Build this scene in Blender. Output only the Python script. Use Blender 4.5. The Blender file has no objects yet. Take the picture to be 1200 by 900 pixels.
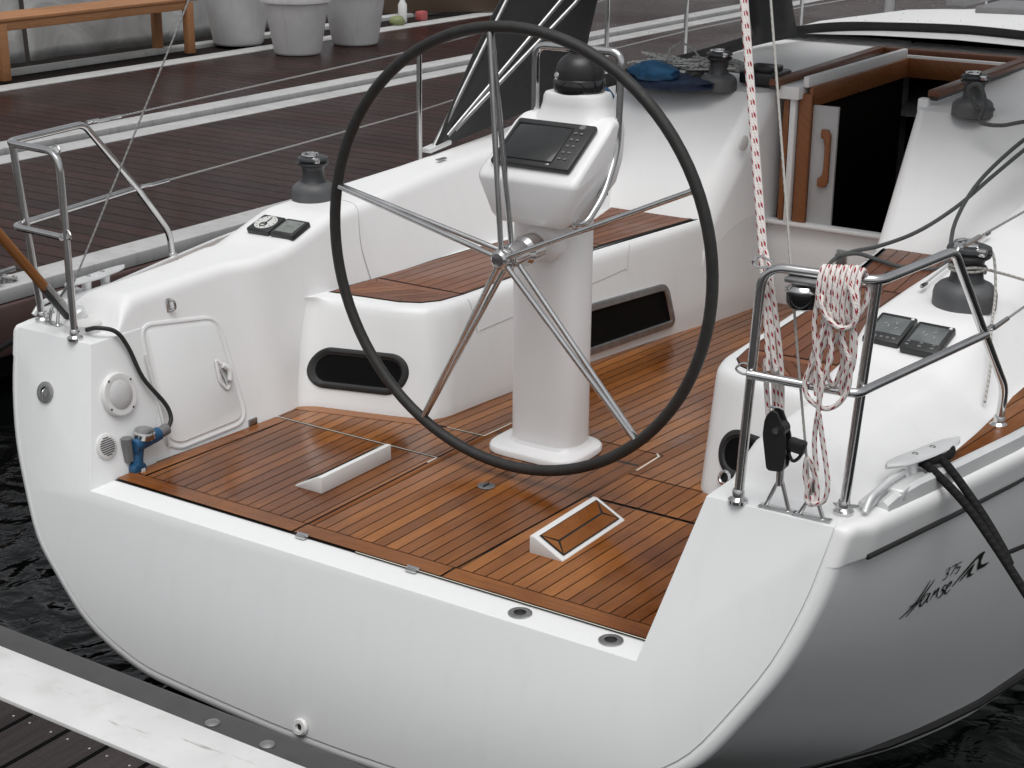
import bpy, bmesh, math, random
from mathutils import Vector, Matrix
random.seed(7)
SC = bpy.context.scene
COL = SC.collection
PI = math.pi

# ------------------------------------------------------------------ materials
def nt(name):
    m = bpy.data.materials.new(name); m.use_nodes = True
    n = m.node_tree; b = n.nodes['Principled BSDF']
    return m, n, b
def setp(b, **k):
    al = {'rough': 'Roughness', 'metal': 'Metallic', 'coat': 'Coat Weight', 'coatr': 'Coat Roughness', 'spec': 'Specular IOR Level', 'trans': 'Transmission Weight', 'ior': 'IOR', 'alpha': 'Alpha', 'sheen': 'Sheen Weight'}
    for q, v in k.items(): b.inputs[al[q]].default_value = v
def N(n, t, **k):
    x = n.nodes.new(t)
    for a, v in k.items():
        if a.startswith('i_'):
            key = a[2:]
            x.inputs[int(key) if key.isdigit() else key].default_value = v
        else: setattr(x, a, v)
    return x
def ramp(n, stops):
    r = n.nodes.new('ShaderNodeValToRGB'); e = r.color_ramp.elements
    while len(e) < len(stops): e.new(0.5)
    for q, (p, c) in zip(e, stops): q.position = p; q.color = (*c, 1) if len(c) == 3 else c
    return r
def basic(name, col, rough=.4, metal=0, var=.06, scale=6, bump=0, bscale=80, coat=0, rvar=.06, streak=0, scuff=0, **k):
    m, n, b = nt(name); L = n.links.new
    tc = N(n, 'ShaderNodeTexCoord')
    nz = N(n, 'ShaderNodeTexNoise', i_Scale=scale, i_Detail=5.0)
    L(tc.outputs['Object'], nz.inputs['Vector'])
    lo = tuple(max(0, c*(1-var)) for c in col); hi = tuple(min(1, c*(1+var)) for c in col)
    r = ramp(n, [(.3, lo), (.7, hi)]); L(nz.outputs['Fac'], r.inputs['Fac']); cout = r.outputs['Color']
    for amt, sc, lo_, hi_ in ((streak, (16, 16, .9), .54, .74), (streak*.35, (2.2, 2.2, 2.2), .45, .75), (scuff, (3.0, 38, 30), .64, .70)):
        if amt <= 0: continue
        mp = N(n, 'ShaderNodeMapping'); mp.inputs['Scale'].default_value = sc; L(tc.outputs['Object'], mp.inputs['Vector'])
        ns = N(n, 'ShaderNodeTexNoise', i_Scale=1.0, i_Detail=5.0, i_Roughness=.6); L(mp.outputs['Vector'], ns.inputs['Vector'])
        rs = ramp(n, [(lo_, (1, 1, 1)), (hi_, (1-amt, 1-amt, 1-amt*1.1))]); L(ns.outputs['Fac'], rs.inputs['Fac'])
        mx = N(n, 'ShaderNodeMix', data_type='RGBA', blend_type='MULTIPLY'); mx.inputs[0].default_value = 1
        L(cout, mx.inputs[6]); L(rs.outputs['Color'], mx.inputs[7]); cout = mx.outputs[2]
    L(cout, b.inputs['Base Color'])
    mr = N(n, 'ShaderNodeMapRange'); mr.inputs['To Min'].default_value = max(.02, rough-rvar); mr.inputs['To Max'].default_value = rough+rvar
    nz2 = N(n, 'ShaderNodeTexNoise', i_Scale=scale*3.1, i_Detail=4.0); L(tc.outputs['Object'], nz2.inputs['Vector'])
    L(nz2.outputs['Fac'], mr.inputs['Value']); L(mr.outputs['Result'], b.inputs['Roughness'])
    setp(b, metal=metal, coat=coat, **k)
    if bump:
        bp = N(n, 'ShaderNodeBump', i_Strength=bump, i_Distance=.004)
        nb = N(n, 'ShaderNodeTexNoise', i_Scale=bscale, i_Detail=3.0); L(tc.outputs['Object'], nb.inputs['Vector'])
        L(nb.outputs['Fac'], bp.inputs['Height']); L(bp.outputs['Normal'], b.inputs['Normal'])
    return m

def teak(name, c1, c2, wet=True, rough=(.16, .42)):
    m, n, b = nt(name); L = n.links.new
    uv = N(n, 'ShaderNodeUVMap', uv_map='UVMap')
    at = N(n, 'ShaderNodeAttribute', attribute_name='tone')
    mp = N(n, 'ShaderNodeMapping'); mp.inputs['Scale'].default_value = (3, 60, 1); L(uv.outputs['UV'], mp.inputs['Vector'])
    g = N(n, 'ShaderNodeTexNoise', i_Scale=1.5, i_Detail=6.0, i_Roughness=.65); L(mp.outputs['Vector'], g.inputs['Vector'])
    mp2 = N(n, 'ShaderNodeMapping'); mp2.inputs['Scale'].default_value = (12, 400, 1); L(uv.outputs['UV'], mp2.inputs['Vector'])
    g2 = N(n, 'ShaderNodeTexNoise', i_Scale=1.0, i_Detail=3.0); L(mp2.outputs['Vector'], g2.inputs['Vector'])
    s = N(n, 'ShaderNodeMath', operation='MULTIPLY_ADD', i_1=.55, i_2=0.); L(g.outputs['Fac'], s.inputs[0])
    s1 = N(n, 'ShaderNodeMath', operation='MULTIPLY_ADD', i_1=.30); L(at.outputs['Fac'], s1.inputs[0]); L(s.outputs[0], s1.inputs[2])
    s2 = N(n, 'ShaderNodeMath', operation='MULTIPLY_ADD', i_1=.18); L(g2.outputs['Fac'], s2.inputs[0]); L(s1.outputs[0], s2.inputs[2])
    r = ramp(n, [(.22, tuple(c*.6 for c in c1)), (.48, c1), (.76, c2)]); L(s2.outputs[0], r.inputs['Fac'])
    tc = N(n, 'ShaderNodeTexCoord')
    w = N(n, 'ShaderNodeTexNoise', i_Scale=1.5, i_Detail=5.0, i_Roughness=.6); L(tc.outputs['Object'], w.inputs['Vector'])
    wr = ramp(n, [(.44, (0, 0, 0)), (.62, (1, 1, 1))]); L(w.outputs['Fac'], wr.inputs['Fac'])
    mx = N(n, 'ShaderNodeMix', data_type='RGBA', blend_type='MULTIPLY'); mx.inputs[0].default_value = 1
    L(r.outputs['Color'], mx.inputs[6])
    wc = ramp(n, [(0, (1, 1, 1)), (1, (.56, .47, .42) if wet else (.9, .88, .85))]); L(wr.outputs['Color'], wc.inputs['Fac']); L(wc.outputs['Color'], mx.inputs[7])
    L(mx.outputs[2], b.inputs['Base Color'])
    rr = N(n, 'ShaderNodeMapRange'); rr.inputs['To Min'].default_value = rough[1]; rr.inputs['To Max'].default_value = rough[0]
    L(wr.outputs['Color'], rr.inputs['Value']); L(rr.outputs['Result'], b.inputs['Roughness'])
    bp = N(n, 'ShaderNodeBump', i_Strength=.25, i_Distance=.001); L(g2.outputs['Fac'], bp.inputs['Height']); L(bp.outputs['Normal'], b.inputs['Normal'])
    setp(b, spec=.45)
    return m

def rope_mat(name, base, fleck, n_around=2, pitch=.045, tw=.5, thr=.5, duty=.45):
    m, n, b = nt(name); L = n.links.new
    uv = N(n, 'ShaderNodeUVMap', uv_map='UVMap'); sp = N(n, 'ShaderNodeSeparateXYZ'); L(uv.outputs['UV'], sp.inputs[0])
    # u metres, v around 0..1
    v = N(n, 'ShaderNodeMath', operation='MULTIPLY', i_1=float(n_around)); L(sp.outputs['Y'], v.inputs[0])
    vf = N(n, 'ShaderNodeMath', operation='FRACT'); L(v.outputs[0], vf.inputs[0])
    vi = N(n, 'ShaderNodeMath', operation='FLOOR'); L(v.outputs[0], vi.inputs[0])
    u = N(n, 'ShaderNodeMath', operation='DIVIDE', i_1=pitch); L(sp.outputs['X'], u.inputs[0])
    ua = N(n, 'ShaderNodeMath', operation='MULTIPLY_ADD', i_1=tw); L(vi.outputs[0], ua.inputs[0]); L(u.outputs[0], ua.inputs[2])
    uc = N(n, 'ShaderNodeMath', operation='MULTIPLY_ADD', i_1=.5); L(vf.outputs[0], uc.inputs[0]); L(ua.outputs[0], uc.inputs[2])
    uf = N(n, 'ShaderNodeMath', operation='FRACT'); L(uc.outputs[0], uf.inputs[0])
    a = N(n, 'ShaderNodeMath', operation='LESS_THAN', i_1=duty); L(uf.outputs[0], a.inputs[0])
    c = N(n, 'ShaderNodeMath', operation='LESS_THAN', i_1=thr); L(vf.outputs[0], c.inputs[0])
    mm = N(n, 'ShaderNodeMath', operation='MULTIPLY'); L(a.outputs[0], mm.inputs[0]); L(c.outputs[0], mm.inputs[1])
    mx = N(n, 'ShaderNodeMix', data_type='RGBA'); L(mm.outputs[0], mx.inputs[0]); mx.inputs[6].default_value = (*base, 1); mx.inputs[7].default_value = (*fleck, 1)
    # braid relief
    w1 = N(n, 'ShaderNodeMath', operation='MULTIPLY', i_1=2*PI/.008); L(sp.outputs['X'], w1.inputs[0])
    w2 = N(n, 'ShaderNodeMath', operation='MULTIPLY_ADD', i_1=2*PI*3); L(sp.outputs['Y'], w2.inputs[0]); L(w1.outputs[0], w2.inputs[2])
    sn = N(n, 'ShaderNodeMath', operation='SINE'); L(w2.outputs[0], sn.inputs[0])
    bp = N(n, 'ShaderNodeBump', i_Strength=.25, i_Distance=.0012); L(sn.outputs[0], bp.inputs['Height']); L(bp.outputs['Normal'], b.inputs['Normal'])
    L(mx.outputs[2], b.inputs['Base Color']); setp(b, rough=.85, spec=.2)
    return m

M = {}
M['gel'] = basic('gelcoat', (.79, .80, .80), .36, var=.012, scale=1.1, coat=.2, rvar=.03, coatr=.12, streak=.028)
M['gel2'] = basic('gelcoat_deck', (.81, .815, .815), .42, var=.014, scale=1.6, bump=.06, bscale=260, rvar=.03, streak=.03)
M['hull'] = basic('gelcoat_hull', (.79, .80, .80), .26, var=.012, scale=1.1, coat=.3, coatr=.07, rvar=.03, streak=.035)
M['console'] = basic('gelcoat_console', (.86, .86, .86), .34, var=.01, scale=1.5, coat=.15, coatr=.15, rvar=.03)
M['steel'] = basic('stainless_steel', (.60, .60, .60), .14, 1, var=.12, scale=12, rvar=.07)
M['steel_dull'] = basic('brushed_steel', (.42, .42, .42), .38, 1, var=.15, scale=30)
M['alu'] = basic('anodised_aluminium', (.74, .75, .75), .48, .45, var=.08, scale=8)
M['winch'] = basic('black_anodised_drum', (.055, .057, .06), .42, .35, var=.15, scale=30)
M['winchbase'] = basic('dark_grey_winch_base', (.095, .097, .10), .55, .1, var=.12, scale=24, bump=.1)
M['black'] = basic('black_plastic', (.018, .018, .019), .35, var=.2)
M['glossblack'] = basic('glossy_black', (.008, .008, .009), .10, var=.2, coat=.4)
M['pitblack'] = basic('matt_black', (.004, .004, .004), .5, spec=.08)
M['rubber'] = basic('black_rubber', (.016, .016, .016), .6, var=.25, scale=20, bump=.3, bscale=220)
M['wheelgrip'] = basic('wheel_leather', (.020, .019, .018), .48, var=.25, scale=25, bump=.5, bscale=300)
M['caulk'] = basic('black_caulk', (.012, .011, .010), .55, var=.2)
M['teak'] = teak('oiled_teak', (.210, .070, .013), (.345, .128, .028), rough=(.07, .26))
M['teak_seat'] = teak('seat_teak', (.165, .058, .025), (.26, .107, .050), wet=False, rough=(.28, .5))
M['teak_trim'] = teak('varnished_trim', (.22, .078, .027), (.33, .14, .055), wet=False, rough=(.2, .4))
M['teak_rail'] = teak('dark_rail_teak', (.12, .042, .018), (.24, .09, .04), wet=False, rough=(.2, .4))
M['varnish'] = teak('varnished_spar', (.28, .105, .025), (.40, .17, .05), wet=False, rough=(.12, .3))
M['bench'] = teak('bench_wood', (.34, .155, .065), (.50, .26, .13), wet=False, rough=(.35, .6))
M['canvas'] = basic('charcoal_canvas', (.028, .028, .028), .85, var=.15, scale=40, bump=.5, bscale=500, sheen=.15)
M['cream'] = basic('cream_edge', (.66, .63, .55), .5, var=.06)
M['screen'] = basic('dark_screen', (.016, .017, .017), .12, var=.25, scale=18, coat=.4)
M['bezel'] = basic('bezel', (.022, .023, .024), .42, var=.15, scale=30)
M['lcd'] = basic('grey_lcd', (.20, .215, .20), .22, var=.1, scale=10, coat=.3)
M['lcd2'] = basic('dark_grey_lcd', (.13, .14, .14), .2, var=.2, scale=16, coat=.3)
M['dial'] = basic('dial_white', (.62, .62, .60), .4, var=.03)
M['blue'] = basic('blue_paint', (.012, .075, .17), .38, var=.2, scale=20)
M['bluebag'] = basic('blue_bag', (.008, .075, .17), .7, var=.3, scale=30, bump=.5, bscale=60)
M['navybag'] = basic('navy_bag', (.008, .02, .055), .75, var=.3, scale=30, bump=.5, bscale=60)
M['whitepl'] = basic('white_plastic', (.72, .72, .71), .4, var=.03)
M['greypl'] = basic('grey_plastic', (.16, .16, .165), .5, var=.08)
M['lightgrey'] = basic('light_grey', (.42, .42, .42), .5, var=.06)
M['pot'] = basic('planter_white', (.82, .825, .83), .62, var=.05, scale=5, bump=.15, streak=.12)
M['red'] = basic('red_plastic', (.40, .09, .09), .4)
M['green'] = basic('label_green', (.20, .23, .10), .5)
M['brown'] = basic('brown_board', (.085, .055, .036), .6, var=.12, scale=3)
M['dark_in'] = basic('cabin_shade_black', (.006, .0035, .0025), .7, var=.3, spec=.1)  # darkness of the unlit cabin put into the base colour
M['concrete'] = basic('grey_edge', (.42, .425, .42), .55, var=.10, scale=5, bump=.2, bscale=90, streak=.25)
M['pontoon_edge'] = basic('aluminium_edge', (.68, .69, .68), .5, .1, var=.05, scale=7, bump=.15, bscale=60, streak=.10, scuff=.45)
M['fender'] = basic('grey_rubber_strip', (.062, .062, .063), .55, var=.12, scale=9, bump=.2, streak=.2)
M['fascia'] = basic('brown_fascia', (.085, .052, .047), .5, var=.2, scale=5)
M['darkgap'] = basic('dark_gap', (.022, .018, .017), .95, spec=.05)
M['rope_red'] = rope_mat('red_fleck_rope', (.78, .74, .71), (.34, .015, .03), 4, .032, .5, .45, .36)
M['rope_grey'] = rope_mat('grey_rope', (.085, .09, .09), (.12, .125, .125), 2, .02, .5, .5, .5)
M['rope_black'] = rope_mat('black_rope', (.010, .010, .011), (.016, .016, .017), 2, .02)
M['rope_white'] = rope_mat('pale_rope', (.50, .50, .48), (.16, .18, .20), 3, .03, .33, .5, .35)
M['wire'] = rope_mat('steel_wire', (.34, .34, .34), (.16, .16, .16), 3, .02)
M['twine'] = rope_mat('pale_twine', (.48, .47, .44), (.30, .29, .27), 2, .02)
M['grille'] = basic('speaker_grille', (.60, .60, .60), .55, var=.03, bump=.6, bscale=700)

def fabric_wall():
    m, n, b = nt('grey_tarpaulin'); L = n.links.new
    tc = N(n, 'ShaderNodeTexCoord'); nz = N(n, 'ShaderNodeTexNoise', i_Scale=1.6, i_Detail=5.0, i_Distortion=1.2); L(tc.outputs['Object'], nz.inputs['Vector'])
    r = ramp(n, [(.3, (.42, .425, .42)), (.7, (.60, .605, .60))]); L(nz.outputs['Fac'], r.inputs['Fac']); L(r.outputs['Color'], b.inputs['Base Color'])
    bp = N(n, 'ShaderNodeBump', i_Strength=.8, i_Distance=.04); L(nz.outputs['Fac'], bp.inputs['Height']); L(bp.outputs['Normal'], b.inputs['Normal'])
    setp(b, rough=.6); return m
M['tarp'] = fabric_wall()

def decking(name, axis, col1, col2, rough=(.22, .5), pitch=.145, screws=False, gapw=.0045):
    """planks run along the other axis; pitch along `axis` (0=x,1=y)"""
    m, n, b = nt(name); L = n.links.new
    tc = N(n, 'ShaderNodeTexCoord'); sp = N(n, 'ShaderNodeSeparateXYZ'); L(tc.outputs['Object'], sp.inputs[0])
    A, B = ('X', 'Y') if axis == 0 else ('Y', 'X')
    d = N(n, 'ShaderNodeMath', operation='DIVIDE', i_1=pitch); L(sp.outputs[A], d.inputs[0])
    fr = N(n, 'ShaderNodeMath', operation='FRACT'); L(d.outputs[0], fr.inputs[0])
    fl = N(n, 'ShaderNodeMath', operation='FLOOR'); L(d.outputs[0], fl.inputs[0])
    wn = N(n, 'ShaderNodeTexWhiteNoise', noise_dimensions='1D'); L(fl.outputs[0], wn.inputs['W'])
    mp = N(n, 'ShaderNodeMapping'); mp.inputs['Scale'].default_value = (40, 1.6, 1) if axis == 0 else (1.6, 40, 1); L(tc.outputs['Object'], mp.inputs['Vector'])
    g = N(n, 'ShaderNodeTexNoise', i_Scale=1.0, i_Detail=6.0, i_Roughness=.65); L(mp.outputs['Vector'], g.inputs['Vector'])
    s = N(n, 'ShaderNodeMath', operation='MULTIPLY_ADD', i_1=.45); L(wn.outputs['Value'], s.inputs[0]); L(g.outputs['Fac'], s.inputs[2])
    r = ramp(n, [(.3, col1), (.95, col2)]); L(s.outputs[0], r.inputs['Fac'])
    # gap
    ab = N(n, 'ShaderNodeMath', operation='SUBTRACT', i_1=.5); L(fr.outputs[0], ab.inputs[0])
    ab2 = N(n, 'ShaderNodeMath', operation='ABSOLUTE'); L(ab.outputs[0], ab2.inputs[0])
    gp = N(n, 'ShaderNodeMath', operation='GREATER_THAN', i_1=.5-gapw/pitch); L(ab2.outputs[0], gp.inputs[0])
    mx = N(n, 'ShaderNodeMix', data_type='RGBA'); L(gp.outputs[0], mx.inputs[0]); L(r.outputs['Color'], mx.inputs[6]); mx.inputs[7].default_value = (.004, .004, .004, 1)
    out = mx.outputs[2]
    if screws:
        dy = N(n, 'ShaderNodeMath', operation='DIVIDE', i_1=.19); L(sp.outputs[B], dy.inputs[0])
        fy = N(n, 'ShaderNodeMath', operation='FRACT'); L(dy.outputs[0], fy.inputs[0])
        c1 = N(n, 'ShaderNodeMath', operation='SUBTRACT', i_1=.5); L(fy.outputs[0], c1.inputs[0])
        c2 = N(n, 'ShaderNodeMath', operation='MULTIPLY', i_1=.19); L(c1.outputs[0], c2.inputs[0])
        e0 = N(n, 'ShaderNodeMath', operation='SUBTRACT', i_1=.28); L(ab2.outputs[0], e0.inputs[0])
        e1 = N(n, 'ShaderNodeMath', operation='MULTIPLY', i_1=pitch); L(e0.outputs[0], e1.inputs[0])
        p1 = N(n, 'ShaderNodeMath', operation='POWER', i_1=2.); L(c2.outputs[0], p1.inputs[0])
        p2 = N(n, 'ShaderNodeMath', operation='POWER', i_1=2.); L(e1.outputs[0], p2.inputs[0])
        ad = N(n, 'ShaderNodeMath', operation='ADD'); L(p1.outputs[0], ad.inputs[0]); L(p2.outputs[0], ad.inputs[1])
        lt = N(n, 'ShaderNodeMath', operation='LESS_THAN', i_1=.0033**2); L(ad.outputs[0], lt.inputs[0])
        m2 = N(n, 'ShaderNodeMix', data_type='RGBA'); L(lt.outputs[0], m2.inputs[0]); L(out, m2.inputs[6]); m2.inputs[7].default_value = (.35, .35, .35, 1)
        out = m2.outputs[2]
    L(out, b.inputs['Base Color'])
    w = N(n, 'ShaderNodeTexNoise', i_Scale=.55, i_Detail=5.0); L(tc.outputs['Object'], w.inputs['Vector'])
    rr = N(n, 'ShaderNodeMapRange'); rr.inputs['From Min'].default_value = .4; rr.inputs['From Max'].default_value = .62
    rr.inputs['To Min'].default_value = rough[1]; rr.inputs['To Max'].default_value = rough[0]
    L(w.outputs['Fac'], rr.inputs['Value']); L(rr.outputs['Result'], b.inputs['Roughness'])
    sg = N(n, 'ShaderNodeMath', operation='MULTIPLY_ADD', i_1=-.11, i_2=.12); L(gp.outputs[0], sg.inputs[0]); L(sg.outputs[0], b.inputs['Specular IOR Level'])
    rib = N(n, 'ShaderNodeMath', operation='MULTIPLY', i_1=2*PI*16); L(fr.outputs[0], rib.inputs[0])
    sn = N(n, 'ShaderNodeMath', operation='SINE'); L(rib.outputs[0], sn.inputs[0])
    bp = N(n, 'ShaderNodeBump', i_Strength=.35, i_Distance=.0015); L(sn.outputs[0], bp.inputs['Height']); L(bp.outputs['Normal'], b.inputs['Normal'])
    return m
M['deck_far'] = decking('wet_dark_decking', 1, (.008, .0024, .0018), (.034, .0105, .008), rough=(.12, .38), gapw=.006)
M['deck_near'] = decking('near_decking', 0, (.020, .016, .016), (.055, .045, .044), rough=(.4, .6), pitch=.142, screws=True, gapw=.008)

def water_mat():
    m, n, b = nt('dark_harbour_water'); L = n.links.new
    b.inputs['Base Color'].default_value = (.002, .0025, .0025, 1); setp(b, rough=.05, ior=1.33, spec=.4)
    tc = N(n, 'ShaderNodeTexCoord')
    n1 = N(n, 'ShaderNodeTexNoise', i_Scale=2.0, i_Detail=2.5, i_Distortion=1.1); L(tc.outputs['Object'], n1.inputs['Vector'])
    n2 = N(n, 'ShaderNodeTexNoise', i_Scale=9.0, i_Detail=3.0, i_Distortion=.5); L(tc.outputs['Object'], n2.inputs['Vector'])
    ad = N(n, 'ShaderNodeMath', operation='MULTIPLY_ADD', i_1=.25); L(n2.outputs['Fac'], ad.inputs[0]); L(n1.outputs['Fac'], ad.inputs[2])
    bp = N(n, 'ShaderNodeBump', i_Strength=.8, i_Distance=.09); L(ad.outputs[0], bp.inputs['Height']); L(bp.outputs['Normal'], b.inputs['Normal'])
    return m
M['water'] = water_mat()
def glass_mat():
    m, n, b = nt('clear_vinyl'); L = n.links.new
    tr = N(n, 'ShaderNodeBsdfTransparent'); tr.inputs[0].default_value = (.93, .93, .93, 1)
    gl = N(n, 'ShaderNodeBsdfGlossy'); gl.inputs['Roughness'].default_value = .12; gl.inputs[0].default_value = (.8, .8, .8, 1)
    df = N(n, 'ShaderNodeBsdfDiffuse'); df.inputs[0].default_value = (.7, .7, .7, 1)
    lw0 = N(n, 'ShaderNodeLayerWeight', i_Blend=.5); lw1 = N(n, 'ShaderNodeMath', operation='POWER', i_1=4.0); L(lw0.outputs['Facing'], lw1.inputs[0]); lw = N(n, 'ShaderNodeMath', operation='MULTIPLY_ADD', i_1=.5, i_2=.05); L(lw1.outputs[0], lw.inputs[0])
    mx = N(n, 'ShaderNodeMixShader'); L(lw.outputs[0], mx.inputs[0]); L(tr.outputs[0], mx.inputs[1]); L(gl.outputs[0], mx.inputs[2])
    tc = N(n, 'ShaderNodeTexCoord'); vo = N(n, 'ShaderNodeTexVoronoi', i_Scale=28.); L(tc.outputs['Object'], vo.inputs['Vector'])
    nz = N(n, 'ShaderNodeTexNoise', i_Scale=3.0, i_Detail=2.0); L(tc.outputs['Object'], nz.inputs['Vector'])
    th = N(n, 'ShaderNodeMath', operation='MULTIPLY', i_1=.22); L(nz.outputs['Fac'], th.inputs[0])
    lt = N(n, 'ShaderNodeMath', operation='LESS_THAN'); L(vo.outputs['Distance'], lt.inputs[0]); L(th.outputs[0], lt.inputs[1])
    f = N(n, 'ShaderNodeMath', operation='MULTIPLY_ADD', i_1=.40, i_2=.015); L(lt.outputs[0], f.inputs[0])
    m2 = N(n, 'ShaderNodeMixShader'); L(f.outputs[0], m2.inputs[0]); L(mx.outputs[0], m2.inputs[1]); L(df.outputs[0], m2.inputs[2])
    L(m2.outputs[0], n.nodes['Material Output'].inputs['Surface'])
    return m
M['vinyl'] = glass_mat()

# ------------------------------------------------------------------ mesh builder
class MB:
    def __init__(s): s.v = []; s.f = []; s.mi = []; s.uv = []; s.tone = []
    def add(s, vs, fs, m=0, uvs=None, tone=.5):
        o = len(s.v); s.v += [tuple(v) for v in vs]
        for i, f in enumerate(fs):
            s.f.append([o+q for q in f]); s.mi.append(m)
            s.uv.append(uvs[i] if uvs else [(s.v[o+q][1]*1.0, s.v[o+q][0]+s.v[o+q][2]) for q in f])
            s.tone.append(tone)
        return s
    def grid(s, rows, closed_u=False, closed_v=False, m=0, uvf=None):
        nu, nv = len(rows), len(rows[0]); vs = [p for r in rows for p in r]; fs = []; uvs = []
        for i in range(nu if closed_u else nu-1):
            for j in range(nv if closed_v else nv-1):
                a, b = i, (i+1) % nu; c, d = j, (j+1) % nv
                fs.append([a*nv+c, b*nv+c, b*nv+d, a*nv+d])
                if uvf: uvs.append([uvf(i, j), uvf(i+1, j), uvf(i+1, j+1), uvf(i, j+1)])
        return s.add(vs, fs, m, uvs if uvf else None)
    def cap(s, ring, m=0):
        n = len(ring); c = sum((Vector(p) for p in ring), Vector())/n
        return s.add(list(ring)+[c], [[i, (i+1) % n, n] for i in range(n)], m)
    def poly(s, pts, m=0, uvs=None, tone=.5):
        return s.add(pts, [list(range(len(pts)))], m, [uvs] if uvs else None, tone)
    def tube(s, path, r, seg=10, m=0, caps=True, smooth=0, closed=False):
        P = [Vector(p) for p in path]
        if smooth: P = catmull(P, smooth, closed)
        n = len(P); R = r if isinstance(r, (list, tuple)) else [r]*n
        if len(R) != n: R = [R[min(len(R)-1, int(i*len(R)/n))] for i in range(n)]
        T = []
        for i in range(n):
            a = P[(i-1) % n] if (closed or i > 0) else P[i]; b = P[(i+1) % n] if (closed or i < n-1) else P[i]
            t = (b-a); T.append(t.normalized() if t.length > 1e-9 else Vector((0, 0, 1)))
        up = Vector((0, 0, 1)) if abs(T[0].z) < .9 else Vector((1, 0, 0))
        nrm = (up - T[0]*up.dot(T[0])).normalized(); rows = []; ln = [0]
        for i in range(n):
            if i: nrm = (nrm - T[i]*nrm.dot(T[i])); nrm = nrm.normalized() if nrm.length > 1e-6 else T[i].orthogonal().normalized(); ln.append(ln[-1]+(P[i]-P[i-1]).length)
            bi = T[i].cross(nrm)
            rows.append([P[i]+(nrm*math.cos(2*PI*k/seg)+bi*math.sin(2*PI*k/seg))*R[i] for k in range(seg)])
        ln.append(ln[-1]+(P[0]-P[-1]).length)
        s.grid(rows, closed, True, m, lambda i, j: (ln[i], j/seg))
        if caps and not closed: s.cap(rows[0], m); s.cap(rows[-1], m)
        return s
    def lathe(s, o, ax, prof, seg=28, m=0, caps=True, mats=None):
        o = Vector(o); ax = Vector(ax).normalized(); x = ax.orthogonal().normalized(); y = ax.cross(x)
        rows = [[o+ax*h+(x*math.cos(2*PI*k/seg)+y*math.sin(2*PI*k/seg))*max(r, 1e-4) for k in range(seg)] for r, h in prof]
        if mats:
            for i in range(len(rows)-1): s.grid(rows[i:i+2], False, True, mats[i])
        else: s.grid(rows, False, True, m)
        if caps: s.cap(rows[0], mats[0] if mats else m); s.cap(rows[-1], mats[-1] if mats else m)
        return s
    def box(s, c, d, bev=0, rot=None, m=0, seg=2):
        bm = bmesh.new(); bmesh.ops.create_cube(bm, size=1)
        for v in bm.verts: v.co = Vector((v.co.x*d[0], v.co.y*d[1], v.co.z*d[2]))
        if bev: bmesh.ops.bevel(bm, geom=bm.edges[:], offset=bev, segments=seg, affect='EDGES', profile=.5)
        mt = Matrix.Translation(Vector(c)) @ (rot.to_4x4() if rot else Matrix())
        bm.transform(mt); s.bm(bm, m); return s
    def bm(s, bm, m=0):
        bm.verts.index_update()
        s.add([v.co.copy() for v in bm.verts], [[v.index for v in f.verts] for f in bm.faces], m); bm.free(); return s
    def prism(s, pts, vec, bev=0, m=0, seg=3, only=None):
        """pts: planar polygon of 3D points, extruded by vec, optionally bevelled"""
        bm = bmesh.new(); a = [bm.verts.new(Vector(p)) for p in pts]; f = bm.faces.new(a)
        r = bmesh.ops.extrude_face_region(bm, geom=[f]); nv = [g for g in r['geom'] if isinstance(g, bmesh.types.BMVert)]
        bmesh.ops.translate(bm, vec=Vector(vec), verts=nv)
        bmesh.ops.recalc_face_normals(bm, faces=bm.faces[:])
        if bev:
            ed = [e for e in bm.edges if (only is None or only(e))]
            bmesh.ops.bevel(bm, geom=ed, offset=bev, segments=seg, affect='EDGES', profile=.5, clamp_overlap=True)
        s.bm(bm, m); return s
    def build(s, name, mats, parent=None, angle=38, recalc=True):
        me = bpy.data.meshes.new(name); me.from_pydata(s.v, [], s.f)
        for mt in (mats if isinstance(mats, (list, tuple)) else [mats]): me.materials.append(mt)
        me.polygons.foreach_set('material_index', s.mi)
        uv = me.uv_layers.new(name='UVMap'); k = 0
        flat = []
        for u in s.uv:
            for q in u: flat += [q[0], q[1]]
        uv.data.foreach_set('uv', flat)
        at = me.attributes.new('tone', 'FLOAT', 'FACE'); at.data.foreach_set('value', s.tone)
        if recalc:
            bm = bmesh.new(); bm.from_mesh(me); bmesh.ops.remove_doubles(bm, verts=bm.verts[:], dist=1e-5)
            bmesh.ops.recalc_face_normals(bm, faces=bm.faces[:]); bm.to_mesh(me); bm.free()
        me.polygons.foreach_set('use_smooth', [True]*len(me.polygons))
        me.set_sharp_from_angle(angle=math.radians(angle))
        me.update()
        o = bpy.data.objects.new(name, me); COL.objects.link(o)
        if parent: o.parent = parent
        return o

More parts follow.
